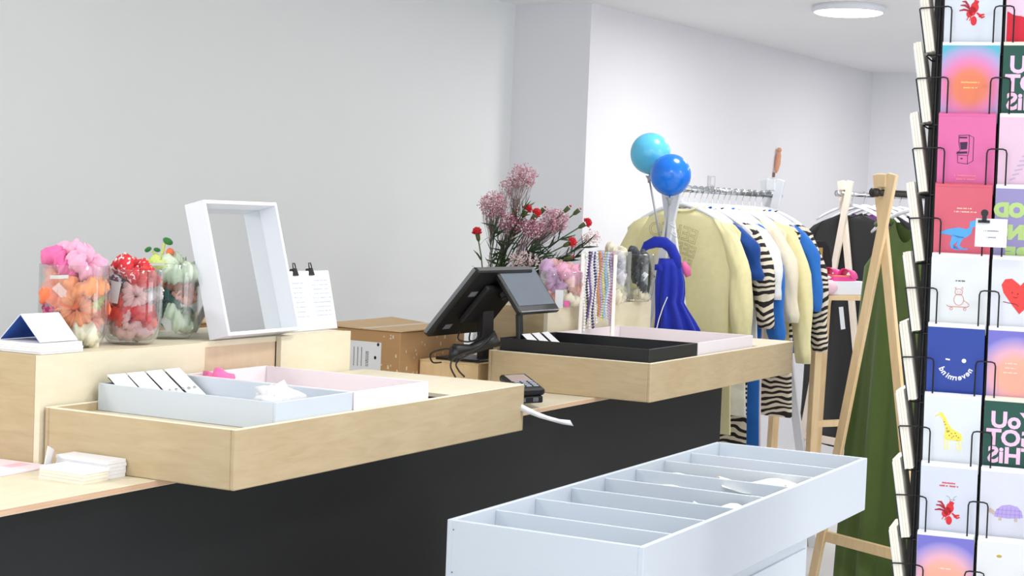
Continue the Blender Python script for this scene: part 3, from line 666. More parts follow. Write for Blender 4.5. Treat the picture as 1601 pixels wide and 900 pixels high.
for px, py, D, w_ in ((806, 634, 4.30, .020), (822, 640, 4.30, .020), (840, 648, 4.30, .016), (858, 654, 4.30, .013), (876, 659, 4.30, .013), (893, 661, 4.28, .014)):
    p = at(px, py, D); rings.append([p+Vector((0, .004, w_*.5)), p+Vector((.0, -.006, -w_*.5)), p+Vector((.001, -.0052, -w_*.5)), p+Vector((.001, .0048, w_*.5))])
loft(bm, rings); o = ob('receipt_strip', bm, PAPER, origin=at(806, 634, 4.3), smooth=True); tag(o, 'curled white paper strip sticking out past the platform end', 'receipt')

# jewellery cards on the black tray
for k, (lab, kx) in enumerate((('jewellery card nearest the till on the black tray', 0), ('middle jewellery card on the black tray', 0), ('jewellery card with a gold trinket on the black tray', 1))):
    jewel_card((4.75+.072*k, 2.40, .9872), -.92, .05*k, lab, .056, .11, marks=2*kx, group='jewellery cards on the black tray', acc=GOLD)

# ------------------------------------------------------------------ jars beyond the till
Z2 = 1.1222
j4 = Vector((0, 0, 0)); j4 = atz(874, 478, Z2)
jar(Vector((j4.x, j4.y, Z2)), .078, .125, 'wide glass jar of pink and lilac hair ties beyond the customer screen'); j4.z = Z2
pack(j4, [
 ('blush scrunchie low on the left of the lilac jar', -.035, -.02, .04, (.5, .2, 0), .03, .018, CO['blush']),
 ('ivory scrunchie low in the lilac jar', .03, -.03, .04, (.6, -.2, 0), .03, .018, CO['ivory']),
 ('coral scrunchie on the right of the lilac jar', .045, -.014, .08, (.8, -.2, .3), .025, .017, CO['blush']),
 ('orange ribbon scrunchie at the right glass of the lilac jar', .03, .02, .07, (.4, .2, .3), .03, .02, CO['coral']),
 ('lilac scrunchie at the front of the lilac jar', -.02, -.038, .084, (1.2, .1, -.4), .027, .018, CO['lilac']),
 ('large lilac scrunchie on top of the lilac jar', -.03, 0, .115, (.5, .2, .2), .033, .022, CO['lilac']),
 ('pale pink scrunchie heaped on top of the lilac jar', .03, -.01, .118, (.5, -.3, .2), .03, .02, CO['palepink']),
 ('dusty rose scrunchie at the back of the lilac jar', .0, .03, .128, (.3, .1, .2), .03, .02, CO['rosepearl'])], 'scrunchies in the lilac jar')
t = thing('price_card', 'small white price card with a pink square, standing before the lilac jar', 'price card', atz(880, 479, Z2))
PM = fmat(atz(866, 479, Z2+.0005)-back_*.08+Vector((0, 0, .001)), right_, -back_, (0, 0, 1))
ob('card_face', box(nb(), (0, 0, 0), (.028, .0015, .062), PM), PAPER, t)
ob('pink_square', box(nb(), (.031, 0, .003), (.05, .0015, .026), PM), CO['pink'], t)
j5 = atz(957, 473, Z2); jar(Vector((j5.x, j5.y, Z2)), .066, .195, 'glass jar of pearly beaded hair ties behind the necklace stand'); j5.z = Z2
pack(j5, [
 ('ivory scrunchie at the bottom of the pearly jar', .014, -.03, .04, (.9, .1, 0), .028, .018, CO['ivory']),
 ('cream scrunchie second from the bottom of the pearly jar', .005, -.02, .075, (1.1, .2, 0), .026, .017, CO['ivory']),
 ('pearl grey scrunchie in the middle of the pearly jar', .022, -.02, .108, (.9, .2, .3), .025, .017, CO['pearl']),
 ('lilac grey scrunchie above the middle of the pearly jar', .008, -.016, .14, (.8, .3, .3), .026, .016, CO['grey']),
 ('white scrunchie at the rim of the pearly jar', .016, -.006, .17, (.9, .1, .2), .025, .017, CO['pearl']),
 ('ivory scrunchie heaped over the rim of the pearly jar', .004, 0, .195, (.3, .1, .2), .026, .015, CO['ivory'])], 'scrunchies in the pearly jar')
j6 = atz(996, 471, Z2); jar(Vector((j6.x, j6.y, Z2)), .062, .185, 'glass jar of dark hair ties beside the cobalt bag'); j6.z = Z2
pack(j6, [
 ('ivory ring at the bottom of the dark jar', .01, -.01, .03, (.2, .1, 0), .028, .014, CO['ivory']),
 ('charcoal scrunchie low in the dark jar', .016, -.02, .07, (1.0, .2, 0), .026, .017, CO['charcoal']),
 ('black scrunchie at the right glass of the dark jar', .026, -.012, .105, (1.2, .2, -.4), .022, .015, CO['black']),
 ('dark grey scrunchie in the middle of the dark jar', -.008, -.012, .11, (.8, .2, .3), .027, .018, CO['charcoal']),
 ('black scrunchie near the rim of the dark jar', .0, -.004, .15, (.6, .1, .2), .03, .02, CO['black']),
 ('black and grey scrunchie heaped over the rim of the dark jar', -.008, 0, .182, (.3, .1, .2), .027, .015, CO['charcoal'])], 'scrunchies in the dark jar')
swing_tag('white swing tag leaning in the dark jar', j6+right_*.012-back_*.05+Vector((0, 0, .09)), (.1, .55, -1.07), PAPER, (.02, .055))

# necklace stand (clear acrylic frame) and strings of beads
NB = atz(932, 519, 1.0); NB = Vector((NB.x-.35, NB.y-.12, .981)); NB = aty(931, 520, 2.50); NB.z = .987
t = thing('necklace_stand', 'tall clear acrylic stand hung with bead necklaces, standing in the pink tray', 'stand', NB)
NM = fmat(NB, right_, -back_, (0, 0, 1)); hw, hh = .058, .325
for x in (-hw, hw): ob('upright', box(nb(), (x-.0065, -.022, 0), (x+.0065, .022, hh), NM, .0015), mat('frosted_acrylic', (248, 244, 236), .35), t)
ob('foot_plate', box(nb(), (-hw-.006, -.03, 0), (hw+.006, .03, .005), NM, .001), ACRYL, t)
bm = nb(); tube(bm, [NM @ Vector((x, 0, hh-.012)) for x in (-hw, hw)], .007, 10); ob('top_bar', bm, MATS['frosted_acrylic'], t, smooth=True)
BEADS = [mat('bead_'+n, c, .3) for n, c in dict(violet=(120, 90, 170), pearl=(236, 230, 226), amber=(206, 140, 96), navy=(56, 58, 120), aqua=(150, 190, 220), lemon=(232, 220, 130), rose=(220, 160, 170), black=(60, 56, 62), lilac=(196, 180, 224), white=(246, 244, 244)).items()]
NAMES = ['violet', 'pearl white', 'amber', 'navy', 'aqua', 'lemon', 'rose', 'black', 'lilac', 'white']
order = [9, 7, 0, 1, 3, 9, 2, 8, 5, 4, 1, 8, 6]
seen = {}
for k, mi in enumerate(order):
    x = -hw+.012+k*.0082; L_ = random.uniform(.2, .285); bm = nb(); n = 26
    for s in range(n):
        u = s/(n-1); zz = hh+.004-L_*u; xx = x+.004*math.sin(u*9+k); yy = .0098+.004*math.sin(u*3.1)
        ball(bm, NM @ Vector((xx, yy, zz)), .0052 if k % 3 else .0062, 1)
        if s < n: ball(bm, NM @ Vector((xx+.003, -yy, zz)), .0048, 1)
    nth = seen.get(mi, 0); seen[mi] = nth+1
    lab = NAMES[mi]+' bead string on the acrylic stand' + ('' if order.count(mi) == 1 else (', the one nearest the left upright' if nth == 0 and mi == 9 else ', the one nearer the till' if nth == 0 else ', the one farther from the till'))
    ob_ = ob('necklace', bm, BEADS[mi], origin=NM @ Vector((x, 0, hh)), smooth=True); tag(ob_, lab, 'necklace', 'bead necklaces on the acrylic stand')

# ------------------------------------------------------------------ flowers
VB = Vector((5.30, 2.95, .8772))
t = thing('flower_vase', 'glass vase of flowers behind the till, mostly hidden by the screens', 'vase', VB)
ob('vase_glass', lathe(nb(), [(.045, 0), (.05, .01), (.042, .12), (.05, .22), (.047, .22), (.039, .12), (.044, .014), (.02, .012)], VB, 24), GLASS, t, smooth=True)
STEM = mat('green_stem', (58, 84, 48), .6, var=.2); LEAFM = mat('dark_leaf', (44, 66, 40), .6, var=.3)
CARN = mat('carnation_red', (200, 24, 40), .7, var=.2, scale=300, bump=.3); CALY = mat('calyx_green', (76, 88, 44), .6, var=.2)
GYPS = [mat('dusty_pink_blossom', (206, 150, 166), .8, var=.25, scale=400), mat('mauve_blossom', (176, 106, 130), .8, var=.25, scale=400), mat('pale_blossom', (238, 214, 214), .8)]
vtop = VB+Vector((0, 0, .21))
def tip(px, py, D=6.05): return at(px, py, D)
def carnation(px, py, label, D=6.0, size=.020, bud=False):
    T = tip(px, py, D); t = thing('carnation', label, 'flower', vtop, group='red carnations in the vase')
    m1 = vtop.lerp(T, .55)+Vector((0, 0, .04)); b0 = vtop+Vector((random.uniform(-.02, .02), random.uniform(-.02, .02), -.19))
    bm = nb(); P = [b0, vtop+Vector((random.uniform(-.02, .02), 0, 0)), vtop.lerp(m1, .5)+Vector((0, 0, .012)), m1, T-(T-m1)*.06]; tube(bm, P, .0026, 5); ob('stem', bm, STEM, t, smooth=True)
    d = (T-m1).normalized(); q = Vector((0, 0, 1)).rotation_difference(d).to_matrix().to_4x4()
    bm = nb(); lathe(bm, [(.003, -.028), (.0075, -.02), (.0085, -.008), (.009, 0)], (0, 0, 0), 10); bm.transform(Matrix.Translation(T) @ q); ob('calyx', bm, CALY, t, smooth=True)
    bm = nb(); rnd = random.Random(int(px)); n = 8 if bud else 16
    for k in range(n):
        a = k*2.4; s = size*(.5 if bud else 1); rr = s*math.sqrt((k+.5)/n); z = .004+s*.75*(1-(k/n)**2)
        Mp = Matrix.Translation(T) @ q @ Matrix.Translation((rr*.7*math.cos(a), rr*.7*math.sin(a), z)) @ Matrix.Rotation(a, 4, 'Z') @ Matrix.Rotation(.9*(k/n)+.2, 4, 'Y')
        bmesh.ops.create_icosphere(bm, subdivisions=1, radius=s*.55, matrix=Mp @ Matrix.Diagonal((.35, .9, .8, 1)))
    ob('petals', bm, CARN, t)
    bm = nb()
    for k in range(3):
        u = .35+.2*k; p = vtop.lerp(T, u)+Vector((0, 0, .03)); dd = Vector((random.uniform(-1, 1), random.uniform(-1, 1), .9)).normalized(); s = d.cross(dd).normalized()*.004
        loft(bm, [[p-s, p+s, p+s+Vector((0, 0, .0008)), p-s+Vector((0, 0, .0008))], [p+dd*.03-s*.8, p+dd*.03+s*.8, p+dd*.03+s*.8+Vector((0, 0, .0008)), p+dd*.03-s*.8+Vector((0, 0, .0008))], [p+dd*.06+Vector((0, 0, -.008))]*1+[p+dd*.06+Vector((.0004, 0, -.008)), p+dd*.06+Vector((.0004, 0, -.0072)), p+dd*.06+Vector((0, 0, -.0072))]])
    ob('leaves', bm, LEAFM, t, kind='stuff')
carnation(746, 366, 'red carnation drooping out alone toward the till'); carnation(822, 330, 'upper red carnation at the centre of the bouquet'); carnation(836, 336, 'red carnation close beside the upper centre bloom', 5.97)
carnation(914, 350, 'red carnation at the far right tip of the bouquet'); carnation(889, 324, 'thin pink-red carnation bud standing highest on the right', 6.0, .012, True); carnation(890, 380, 'round red carnation low on the right of the bouquet', 5.92)
carnation(893, 402, 'lowest red carnation, near the lilac jar', 5.9, .013, True); carnation(806, 330, 'dark red carnation bud left of the centre blooms', 6.02, .012, True); carnation(905, 328, 'closed green-red carnation bud at the upper right', 6.03, .01, True)
carnation(850, 326, 'small red carnation bud right of the centre blooms', 6.04, .011, True)
def spray(label, cpx, cpy, rx, ry, n, mi, D=6.1, seed=1):
    rnd = random.Random(seed); t = thing('gypsophila_spray', label, 'flower', vtop, group='pink gypsophila sprays in the vase')
    C = tip(cpx, cpy, D); base = C.lerp(vtop, .45)
    bs = nb(); tube(bs, [vtop+Vector((rnd.uniform(-.02, .02), rnd.uniform(-.02, .02), -.18)), vtop.lerp(base, .5)+Vector((0, 0, .01)), base], .0018, 5); bf = nb(); bw = nb()
    for k in range(n):
        while True:
            a, b, c_ = rnd.uniform(-1, 1), rnd.uniform(-1, 1), rnd.uniform(-1, 1)
            if a*a+b*b+c_*c_ < 1: break
        p = C+right_*(a*rx)+Vector((0, 0, b*ry))+back_*(c_*rx*.7)
        if k % 3 == 0: tube(bs, [base.lerp(C, rnd.uniform(0, .6)), p.lerp(base, .35)+right_*rnd.uniform(-.01, .01), p], .0006, 3)
        for q in range(3):
            pp = p+Vector([rnd.uniform(-.008, .008) for _ in range(3)])
            bmesh.ops.create_icosphere(bw if rnd.random() < .22 else bf, subdivisions=1, radius=rnd.uniform(.0018, .0034), matrix=Matrix.Translation(pp))
    ob('stems', bs, mat('mauve_stem', (128, 104, 104), .7), t, kind='stuff'); ob('blossoms', bf, GYPS[mi], t, kind='stuff'); ob('pale_blossoms', bw, GYPS[2], t, kind='stuff')
spray('tallest pink gypsophila spray, rising above the bouquet', 818, 275, .055, .046, 190, 0, 6.12, 1)
spray('thin pink gypsophila wisp beside the tallest spray', 792, 292, .03, .035, 50, 0, 6.12, 8)
spray('wide pink gypsophila spray at the left of the bouquet', 772, 320, .055, .05, 260, 0, 6.05, 2)
spray('deep mauve gypsophila spray left of the carnations', 800, 350, .05, .04, 200, 1, 6.0, 3)
spray('mauve gypsophila spray right of the centre', 868, 345, .055, .045, 240, 0, 6.0, 4)
spray('mauve gypsophila under the central carnations', 832, 356, .04, .036, 170, 1, 5.96, 5)
spray('faint pale gypsophila wisp at the right edge', 925, 372, .03, .03, 50, 2, 6.05, 6)
spray('pale gypsophila low behind the customer screen', 820, 405, .06, .03, 120, 2, 5.98, 7)
for k, (px, py, lab) in enumerate(((775, 350, 'dark leaf sprig at the left of the bouquet'), (800, 362, 'dark leaf sprig low on the left of the bouquet'), (822, 318, 'green bud sprig above the central carnations'), (838, 380, 'dark leaf sprig at the centre of the bouquet'),
        (880, 370, 'dark leaf sprig right of the centre'), (912, 384, 'dark leaf sprig fanning to the right'), (905, 398, 'leaf sprig low on the right of the bouquet'), (850, 400, 'leaf sprig low at the centre of the bouquet'))):
    rnd = random.Random(50+k); T = tip(px, py, 5.98); t = thing('leaf_sprig', lab, 'foliage', vtop, group='leaf sprigs in the vase')
    bm = nb(); tube(bm, [vtop+Vector((rnd.uniform(-.02, .02), rnd.uniform(-.02, .02), -.18)), vtop.lerp(T, .5)+Vector((0, 0, .02)), T], .0022, 5); ob('stem', bm, STEM, t)
    bm = nb()
    for q in range(38):
        u = rnd.uniform(.3, 1); p = vtop.lerp(T, u)+Vector((0, 0, .06*u*(1-u))); dd = ((T-vtop).normalized()*.9+Vector([rnd.uniform(-.8, .8) for _ in range(3)])).normalized(); s = dd.orthogonal().normalized()*.0055; l = rnd.uniform(.035, .075); e = dd.cross(s).normalized()*.0005
        loft(bm, [[p-s*.4, p+s*.4, p+s*.4+e, p-s*.4+e], [p+dd*l*.5-s, p+dd*l*.5+s, p+dd*l*.5+s+e, p+dd*l*.5-s+e], [p+dd*l-s*.1, p+dd*l+s*.1, p+dd*l+s*.1+e, p+dd*l-s*.1+e]])
    ob('leaves', bm, LEAFM if k != 2 else CALY, t, kind='stuff')

# ------------------------------------------------------------------ balloons, vase and blue bag
DB = 6.66
BX = at(1043, 372, DB)     # the crossing of the white rack's end frame
def balloon(px, py, rp, D, m, label, foot):
    C = at(px, py, D); r = rp*D/FPX; t = thing('balloon', label, 'balloon', C, group='blue balloons on sticks')
    bm = nb(); prof = []
    for k in range(25):
        a = math.pi*k/24; rr = r*math.sin(a); z = -r*math.cos(a)*1.03
        prof.append((max(rr, .0015), z))
    lathe(bm, prof, C, 40); ob('balloon_skin', bm, m, t, smooth=True)
    ob('knot', lathe(nb(), [(.007, -.012), (.003, -.006), (.004, .002)], C-Vector((0, 0, r*1.03)), 10), m, t, smooth=True)
    bot = C-Vector((0, 0, r*1.03))
    ob('stick_cup', lathe(nb(), [(.006, -.035), (.008, -.02), (.018, -.006), (.0165, -.006), (.006, -.02)], bot, 14), MATS['stick'], t, smooth=True)
    bm = nb(); tube(bm, [bot-Vector((0, 0, .02)), foot], .0045, 8); ob('stick', bm, MATS['stick'], t, smooth=True)
mat('stick', (170, 172, 176), .35)
def ballo(name, rgb):
    m = mat(name, rgb, .22, var=.02, spec=.6); b = m.node_tree.nodes['Principled BSDF']; b.inputs['Subsurface Weight'].default_value = .0; return m
balloon(1016.5, 240, 31.5, DB+.10, ballo('sky_blue_latex', (96, 200, 240)), 'lighter sky blue balloon, behind and higher', BX+Vector((-.03, .02, .0)))
balloon(1048, 273.5, 32, DB-.10, ballo('royal_blue_latex', (16, 122, 236)), 'darker royal blue balloon, in front and lower', BX+Vector((-.045, -.01, .0)))
for k, (px, py, lab) in enumerate(((1050, 352, 'upper white ribbon curl tied to the balloon sticks'), (1052, 366, 'lower white ribbon curl tied to the balloon sticks'))):
    c = at(px, py, DB-.05); bm = nb(); tube(bm, [c+right_*(.016*math.cos(a*1.3)*(.6+.05*a))+Vector((0, 0, .012*math.sin(a)))-back_*.003*a for a in [q*.45 for q in range(16)]], .0028, 5, flat=.5)
    o = ob('ribbon', bm, PAPER, origin=c, smooth=True); tag(o, lab, 'ribbon', 'white ribbons on the balloon sticks')
BAGM = mat('cobalt_fabric', (8, 38, 172), .8, var=.25, scale=60, bump=.6, sheen=.2)
t = thing('fabric_bag', 'cobalt blue gathered fabric bag slung over the end frame of the white rack', 'bag', BX-back_*.09)
DG = DB-.09
def bagring(pxl, pxr, py, th_, n=72, amp=.0):
    l, r_ = at(pxl, py, DG), at(pxr, py, DG); c = (l+r_)/2; h = (r_-l).length/2
    return [c+right_*(h*math.cos(2*math.pi*k/n)*(1+.25*amp*math.sin(9*2*math.pi*k/n+py*.03)))+back_*(th_*math.sin(2*math.pi*k/n)*(1+1.5*amp*math.sin(9*2*math.pi*k/n+py*.03))) for k in range(n)]
rows = [(1030, 1060, 404, .02), (1027, 1066, 418, .026), (1024, 1070, 440, .03), (1024, 1070, 458, .032), (1024, 1068, 472, .034), (1024, 1076, 486, .037), (1024, 1085, 500, .04), (1023, 1093, 514, .042), (1023, 1094, 519.5, .042)]
bm = nb(); loft(bm, [bagring(a, b, c_, d_, amp=.22*min(1, (c_-400)/60)) for a, b, c_, d_ in rows]); ob('bag_body', bm, BAGM, t, smooth=True)
bm = nb(); P = [at(x, y, DG-.0) for x, y in ((1002, 394), (1010, 384), (1024, 378), (1038, 379), (1049, 388), (1056, 404), (1058, 420))]
tube(bm, P, [.006, .018, .024, .024, .022, .022, .02], 12); ob('shoulder_strap', bm, BAGM, t, smooth=True)
bm = nb(); P = [at(x, y, DG-.005) for x, y in ((1022, 418), (1030, 417), (1037, 426), (1040, 445))]; tube(bm, P, [.012, .016, .016, .012], 10); ob('gathered_fold', bm, BAGM, t, smooth=True)
bm = nb(); tube(bm, [at(x, y, DG-.05) for x, y in ((1043, 464), (1036, 480), (1030, 498), (1026, 514))], .0022, 5); ob('white_drawstring', bm, PAPER, t)
bm = nb(); P = [at(x, y, DG+.02) for x, y in ((1066, 410), (1072, 420), (1076, 432))]; tube(bm, P, [.012, .02, .012], 8); o = ob('pink_pompom', bm, CO['pink'], origin=P[1], smooth=True); tag(o, 'pink fabric tuft beside the cobalt bag', 'ornament')

# ------------------------------------------------------------------ clothes racks
def rack(label, near, ang, length, zr, m, railm, capm, spread=.285, mirrored=False):
    """X-shaped wooden ends joined by a round rail; near = floor point under the near rail end, ang = rail heading"""
    t = thing('clothes_rack', label, 'clothes rack', (near[0], near[1], 0), ang)
    zc, zt = zr-.155, zr+.04; k = spread/zc
    for x in (.035, length-.035):
        for s in (-1, 1):
            bm = nb(); beam(bm, (x-s*.008, s*spread, 0), (x-s*.008, -s*k*(zt-zc)-s*.008, zt), .042, .016, (0, 1, 0), .002); ob('end_leg', bm, m, t, local=True)
        bm = nb(); beam(bm, (x, -spread*.815, .262), (x, spread*.815, .262), .04, .02, (0, 0, 1), .002); ob('cross_bar', bm, m, t, local=True)
        ob('rail_block', box(nb(), (x-.022, -.022, zt-.05), (x+.022, .022, zt-.001), bev=.002), m, t, local=True)
    bm = nb(); tube(bm, [(-.02, 0, zr-.03), (length+.02, 0, zr-.03)], .0125, 16); ob('rail', bm, railm, t, local=True, smooth=True)
    for x in (-.022, length+.02):
        bm = nb(); tube(bm, [(x-.006, 0, zr-.03), (x+.02, 0, zr-.03)], .0165, 16); ob('rail_cap', bm, capm, t, local=True, smooth=True)
    return t
def hanger(label, near, ang, s, zr, m, w=.205, group='white hangers'):
    t = thing('coat_hanger', label, 'hanger', (near[0]+math.cos(ang)*s, near[1]+math.sin(ang)*s, zr-.03), ang, group)
    bm = nb(); tube(bm, [(0, .016*math.cos(R(a)), .0135+.0165*math.sin(R(a))-.014) for a in range(-20, 200, 20)] + [(0, -.004, -.02), (0, 0, -.035), (0, 0, -.06)], .0017, 5); ob('hook', bm, CHROME, t, local=True)
    bm = nb(); P = [(0, w*u, -.06-.03*abs(u)-.055*u*u) for u in [x/8 for x in range(-8, 9)]]; tube(bm, P, [.007]+[.011]*15+[.007], 8, flat=.6); ob('arms', bm, m, t, local=True, smooth=True)
    return t
def garment(name, label, cat, near, ang, s, zr, m, w=.26, L=.65, th_=.03, sleeve=0., neck=.08, flare=0., fold=.12, group=None, seed=1, cuffm=None, slout=.05, neckdrop=.02, thin=1., collar=True):
    """a hanging top: lofted body with folds, sleeves and a neck band; local y = across the shoulders, x = along the rail"""
    rnd = random.Random(seed); ph = rnd.uniform(0, 6); n = 44
    t = thing(name, label, cat, (near[0]+math.cos(ang)*s, near[1]+math.sin(ang)*s, zr-.03), ang, group)
    z0 = -.075; rings = []
    prof = [(neck, 0), (neck*1.25, -.006), (w*.62, -.038), (w*.86, -.068), (w*.97, -.095)]
    for hw_, dz in prof: rings.append((hw_, z0+dz, .45+.5*(hw_/w)))
    for k in range(1, 12):
        u = k/11; rings.append((w*(.97-.06*math.sin(u*3.1)+flare*u), z0-.095-(L-.095)*u, .95))
    R_ = []
    for i, (hw_, z, tk) in enumerate(rings):
        u = max(0, (z0-z)/L); ring = []
        for k in range(n):
            a = 2*math.pi*k/n; f = 1+fold*u**.6*8*.5*(math.sin(5*a+ph)+.6*math.sin(9*a+ph*2+u*2))*.5
            y = hw_*math.cos(a)*(1+.03*u*math.sin(7*a+ph)); x = th_*thin*tk*math.sin(a)*f+.012*u*math.sin(3*a+ph)*th_/.03
            zz = z - (neckdrop*(1-(y/neck)**2) if i == 0 and abs(y) < neck else 0)
            ring.append((x, y, zz))
        R_.append(ring)
    bm = nb(); loft(bm, R_, cap0=False, cap1=False); ob('body', bm, m, t, local=True, smooth=True)
    if collar:
        bm = nb(); tube(bm, [(th_*thin*.5*math.sin(a)*1.05, neck*math.cos(a), z0-neckdrop*(1-math.cos(a)**2)+.002) for a in [2*math.pi*k/24 for k in range(24)]], .006, 6, closed=True); ob('neck_band', bm, cuffm or m, t, local=True, smooth=True)
    if sleeve:
        for sd in (-1, 1):
            P = []; rr = []; ns = 13
            for k in range(ns):
                u = k/(ns-1); P.append(((.008*math.sin(u*4+ph)), sd*(w*.66+(w*.30+.022)*min(1, u*3.2)**.7+slout*max(0, u-.2)*.8), z0-.050-.02*min(1, u*4)-sleeve*u)); rr.append((.03+.024*min(1, u*4))*(1-.22*u)+.005*math.sin(u*11+ph) if u < .93 else .034)
            bm = nb(); rg = []
            for k, (p, r_) in enumerate(zip(P, rr)):
                rg.append([(p[0]+r_*.62*thin*math.sin(2*math.pi*q/18)*(1+.18*math.sin(5*2*math.pi*q/18+k)), p[1]+r_*math.cos(2*math.pi*q/18), p[2]+.012*(math.cos(2*math.pi*q/18)*-sd if k == 0 else 0)) for q in range(18)])
            loft(bm, rg); ob('sleeve', bm, m, t, local=True, smooth=True)
            if cuffm:
                bm = nb(); loft(bm, [[(P[-1][0]+.022*math.sin(2*math.pi*q/14), P[-1][1]+.035*math.cos(2*math.pi*q/14), P[-1][2]-dz) for q in range(14)] for dz in (0, .045)]); ob('cuff', bm, cuffm, t, local=True, smooth=True)
    return t
def cloth(name, rgb, **k): return mat('cloth_'+name, rgb, .85, var=.07, scale=50, bump=.25, sheen=.15, **k)
YEL = cloth('pale_yellow', (243, 234, 180)); NAVY = cloth('royal_navy', (14, 70, 150)); OFFW = cloth('off_white', (238, 236, 226)); LBLUE = cloth('sky_blue', (40, 116, 206)); CRM = cloth('cream', (246, 234, 206)); WHT = cloth('white', (244, 245, 247)); GRN = cloth('moss_green', (84, 106, 48)); GRN2 = cloth('dark_moss_green', (62, 84, 38))
PUR = cloth('purple', (88, 44, 104)); BLKC = cloth('black', (15, 15, 17)); PKC = cloth('pale_rose', (240, 222, 220)); ZEB = stripes('cloth_zebra', (34, 32, 32), (240, 228, 206), 12, 11)
AR = R(-8); NA = Vector((6.226, 2.635, 0)); ZA = 1.603; AL = .96
rack('white wooden clothes rack hung with yellow, blue and zebra tops', NA, AR, AL, ZA, WHITE, CHROME, CHROME)
G = [ # s, material, label, half-width, length, sleeve, extras
 (.055, YEL, 'pale yellow sweatshirt with outlined lettering, first on the white rack', .27, .66, .56, {}),
 (.105, YEL, 'long pale yellow top hanging just behind the lettered sweatshirt', .262, .93, .0, {}),
 (.15, NAVY, 'royal blue short-sleeved top behind the first yellow sweatshirt', .245, .60, .22, {}),
 (.20, OFFW, 'second off-white long shirt, behind the royal blue top', .258, .86, .0, {}),
 (.245, ZEB, 'zebra-striped shirt nearest the yellow sweatshirts on the white rack', .262, 1.06, .42, {}),
 (.29, WHT, 'white T-shirt between zebra shirt and sky blue shirt', .268, .62, .30, {}),
 (.335, LBLUE, 'sky blue long shirt in the middle of the white rack', .262, 1.05, .48, {}),
 (.385, PKC, 'pale rose dress behind the sky blue shirt', .24, 1.08, .0, {}),
 (.43, CRM, 'cream shirt with wide sleeves, farther along the white rack', .272, .66, .40, {}),
 (.485, CRM, 'second cream shirt, just behind the wide-sleeved one', .262, .64, .0, {}),
 (.54, YEL, 'plain pale yellow sweatshirt at the far part of the white rack', .285, .64, .58, {}),
 (.60, ZEB, 'zebra-striped top behind the plain yellow sweatshirt', .268, .9, .0, {}),
 (.65, LBLUE, 'bright blue top second from the far end of the white rack', .262, .62, .36, {}),
 (.71, ZEB, 'zebra-striped jacket last on the white rack', .272, .62, .54, {})]
G = [(.125+(g[0]-.055)*1.07, *g[1:]) for g in G]
for k, (s, m, lab, w_, L_, sl, ex_) in enumerate(G):
    nm = 'sweatshirt' if m is YEL else 'dress' if m is PKC else 'shirt'
    o = garment(nm, lab, nm, NA, AR, s, ZA, m, w_, L_, .014, sl, seed=k+3, group='tops on the white rack', fold=.10, slout=.06)
    hanger('white hanger of the '+lab.split(',')[0], NA, AR, s, ZA, WHITE, w_*.8)
    if k == 0:
        # outlined lettering printed in an arch on the chest
        INKO = mat('print_outline', (150, 142, 96), .8); bm = nb()
        def outl(ch, y, z, a, sc):
            cu = bpy.data.curves.new('lettering', 'FONT'); cu.body = ch; cu.size = sc; cu.fill_mode = 'NONE'; cu.bevel_depth = .0007; cu.bevel_resolution = 0; cu.resolution_u = 3
            q = bpy.data.objects.new('lettering', cu); COL.objects.link(q); dg = bpy.context.evaluated_depsgraph_get(); me = bpy.data.meshes.new_from_object(q.evaluated_get(dg))
            me.transform(Matrix.Translation((-.0205, y, z)) @ Matrix.Rotation(a, 4, 'X') @ Matrix(((0, 0, -1, 0), (1, 0, 0, 0), (0, 1, 0, 0), (0, 0, 0, 1)))); bm.from_mesh(me)
            bpy.data.objects.remove(q); bpy.data.curves.remove(cu); bpy.data.meshes.remove(me)
        for ch, y, z, a in (('O', .075, -.195, -.1), ('C', .028, -.198, .06), ('H', -.012, -.206, .14), ('E', -.052, -.216, .2), ('E', -.086, -.228, .26)): outl(ch, y, z, a, .082)
        for ch, y, z, a in (('F', -.02, -.268, .2), ('E', -.052, -.276, .25), ('E', -.082, -.286, .28)): outl(ch, y, z, a, .066)
        for ch, y, z, a in (('L', -.035, -.322, .25), ('E', -.066, -.332, .28)): outl(ch, y, z, a, .054)
        ob('chest_lettering', bm, INKO, o, local=True)

# right-hand racks
BR_ = R(-28.8); NBk = at(1352, 700, 6.05); ZB = 1.603
rack('natural wood clothes rack with a green dress, nearest the card stand', NBk, BR_, .95, ZB, PINE, mat('dark_metal', (70, 66, 62), .35, .8), mat('dark_cap', (56, 52, 48), .4, .5))
def dress(label, near, ang, s, zr, m, seed):
    rnd = random.Random(seed); ph = rnd.uniform(0, 6); n = 72
    t = thing('dress', label, 'dress', (near[0]+math.cos(ang)*s, near[1]+math.sin(ang)*s, zr-.03), ang)
    rings = []
    for k in range(26):
        u = k/25; z = -.105-1.44*u
        if u < .12: hw_ = .075+.125*(u/.12)**.7
        else: hw_ = .20+.012*math.sin(u*3)+.10*u
        ring = []
        for q in range(n):
            a = 2*math.pi*q/n; f = 1+min(1, u*2.2)*(.32*math.sin(9*a+ph+u*1.5)+.22*math.sin(17*a+ph*3-u))
            th_ = .036+.03*u
            zz = z-(.075*max(0, 1-(math.cos(a)/.8)**2)*max(0, 1-u/.1) if math.sin(a) < 0 else .03*max(0, 1-(math.cos(a)/.8)**2)*max(0, 1-u/.1))
            ring.append((th_*math.sin(a)*f*(.5 if u < .1 else 1), hw_*math.cos(a)*(1+.02*u*math.sin(11*a+ph)), zz))
        rings.append(ring)
    bm = nb(); loft(bm, rings, False, False); ob('dress_body', bm, m, t, local=True, smooth=True)
    for sd in (-1, 1):
        bm = nb(); tube(bm, [(0, sd*.075, -.11), (0, sd*.10, -.092), (0, sd*.165, -.118)], [.012, .016, .014], 8); ob('shoulder_strap', bm, m, t, local=True, smooth=True)
    return t
dress('long moss green sleeveless dress on the natural wood rack', NBk, BR_, .17, ZB, GRN, 2)
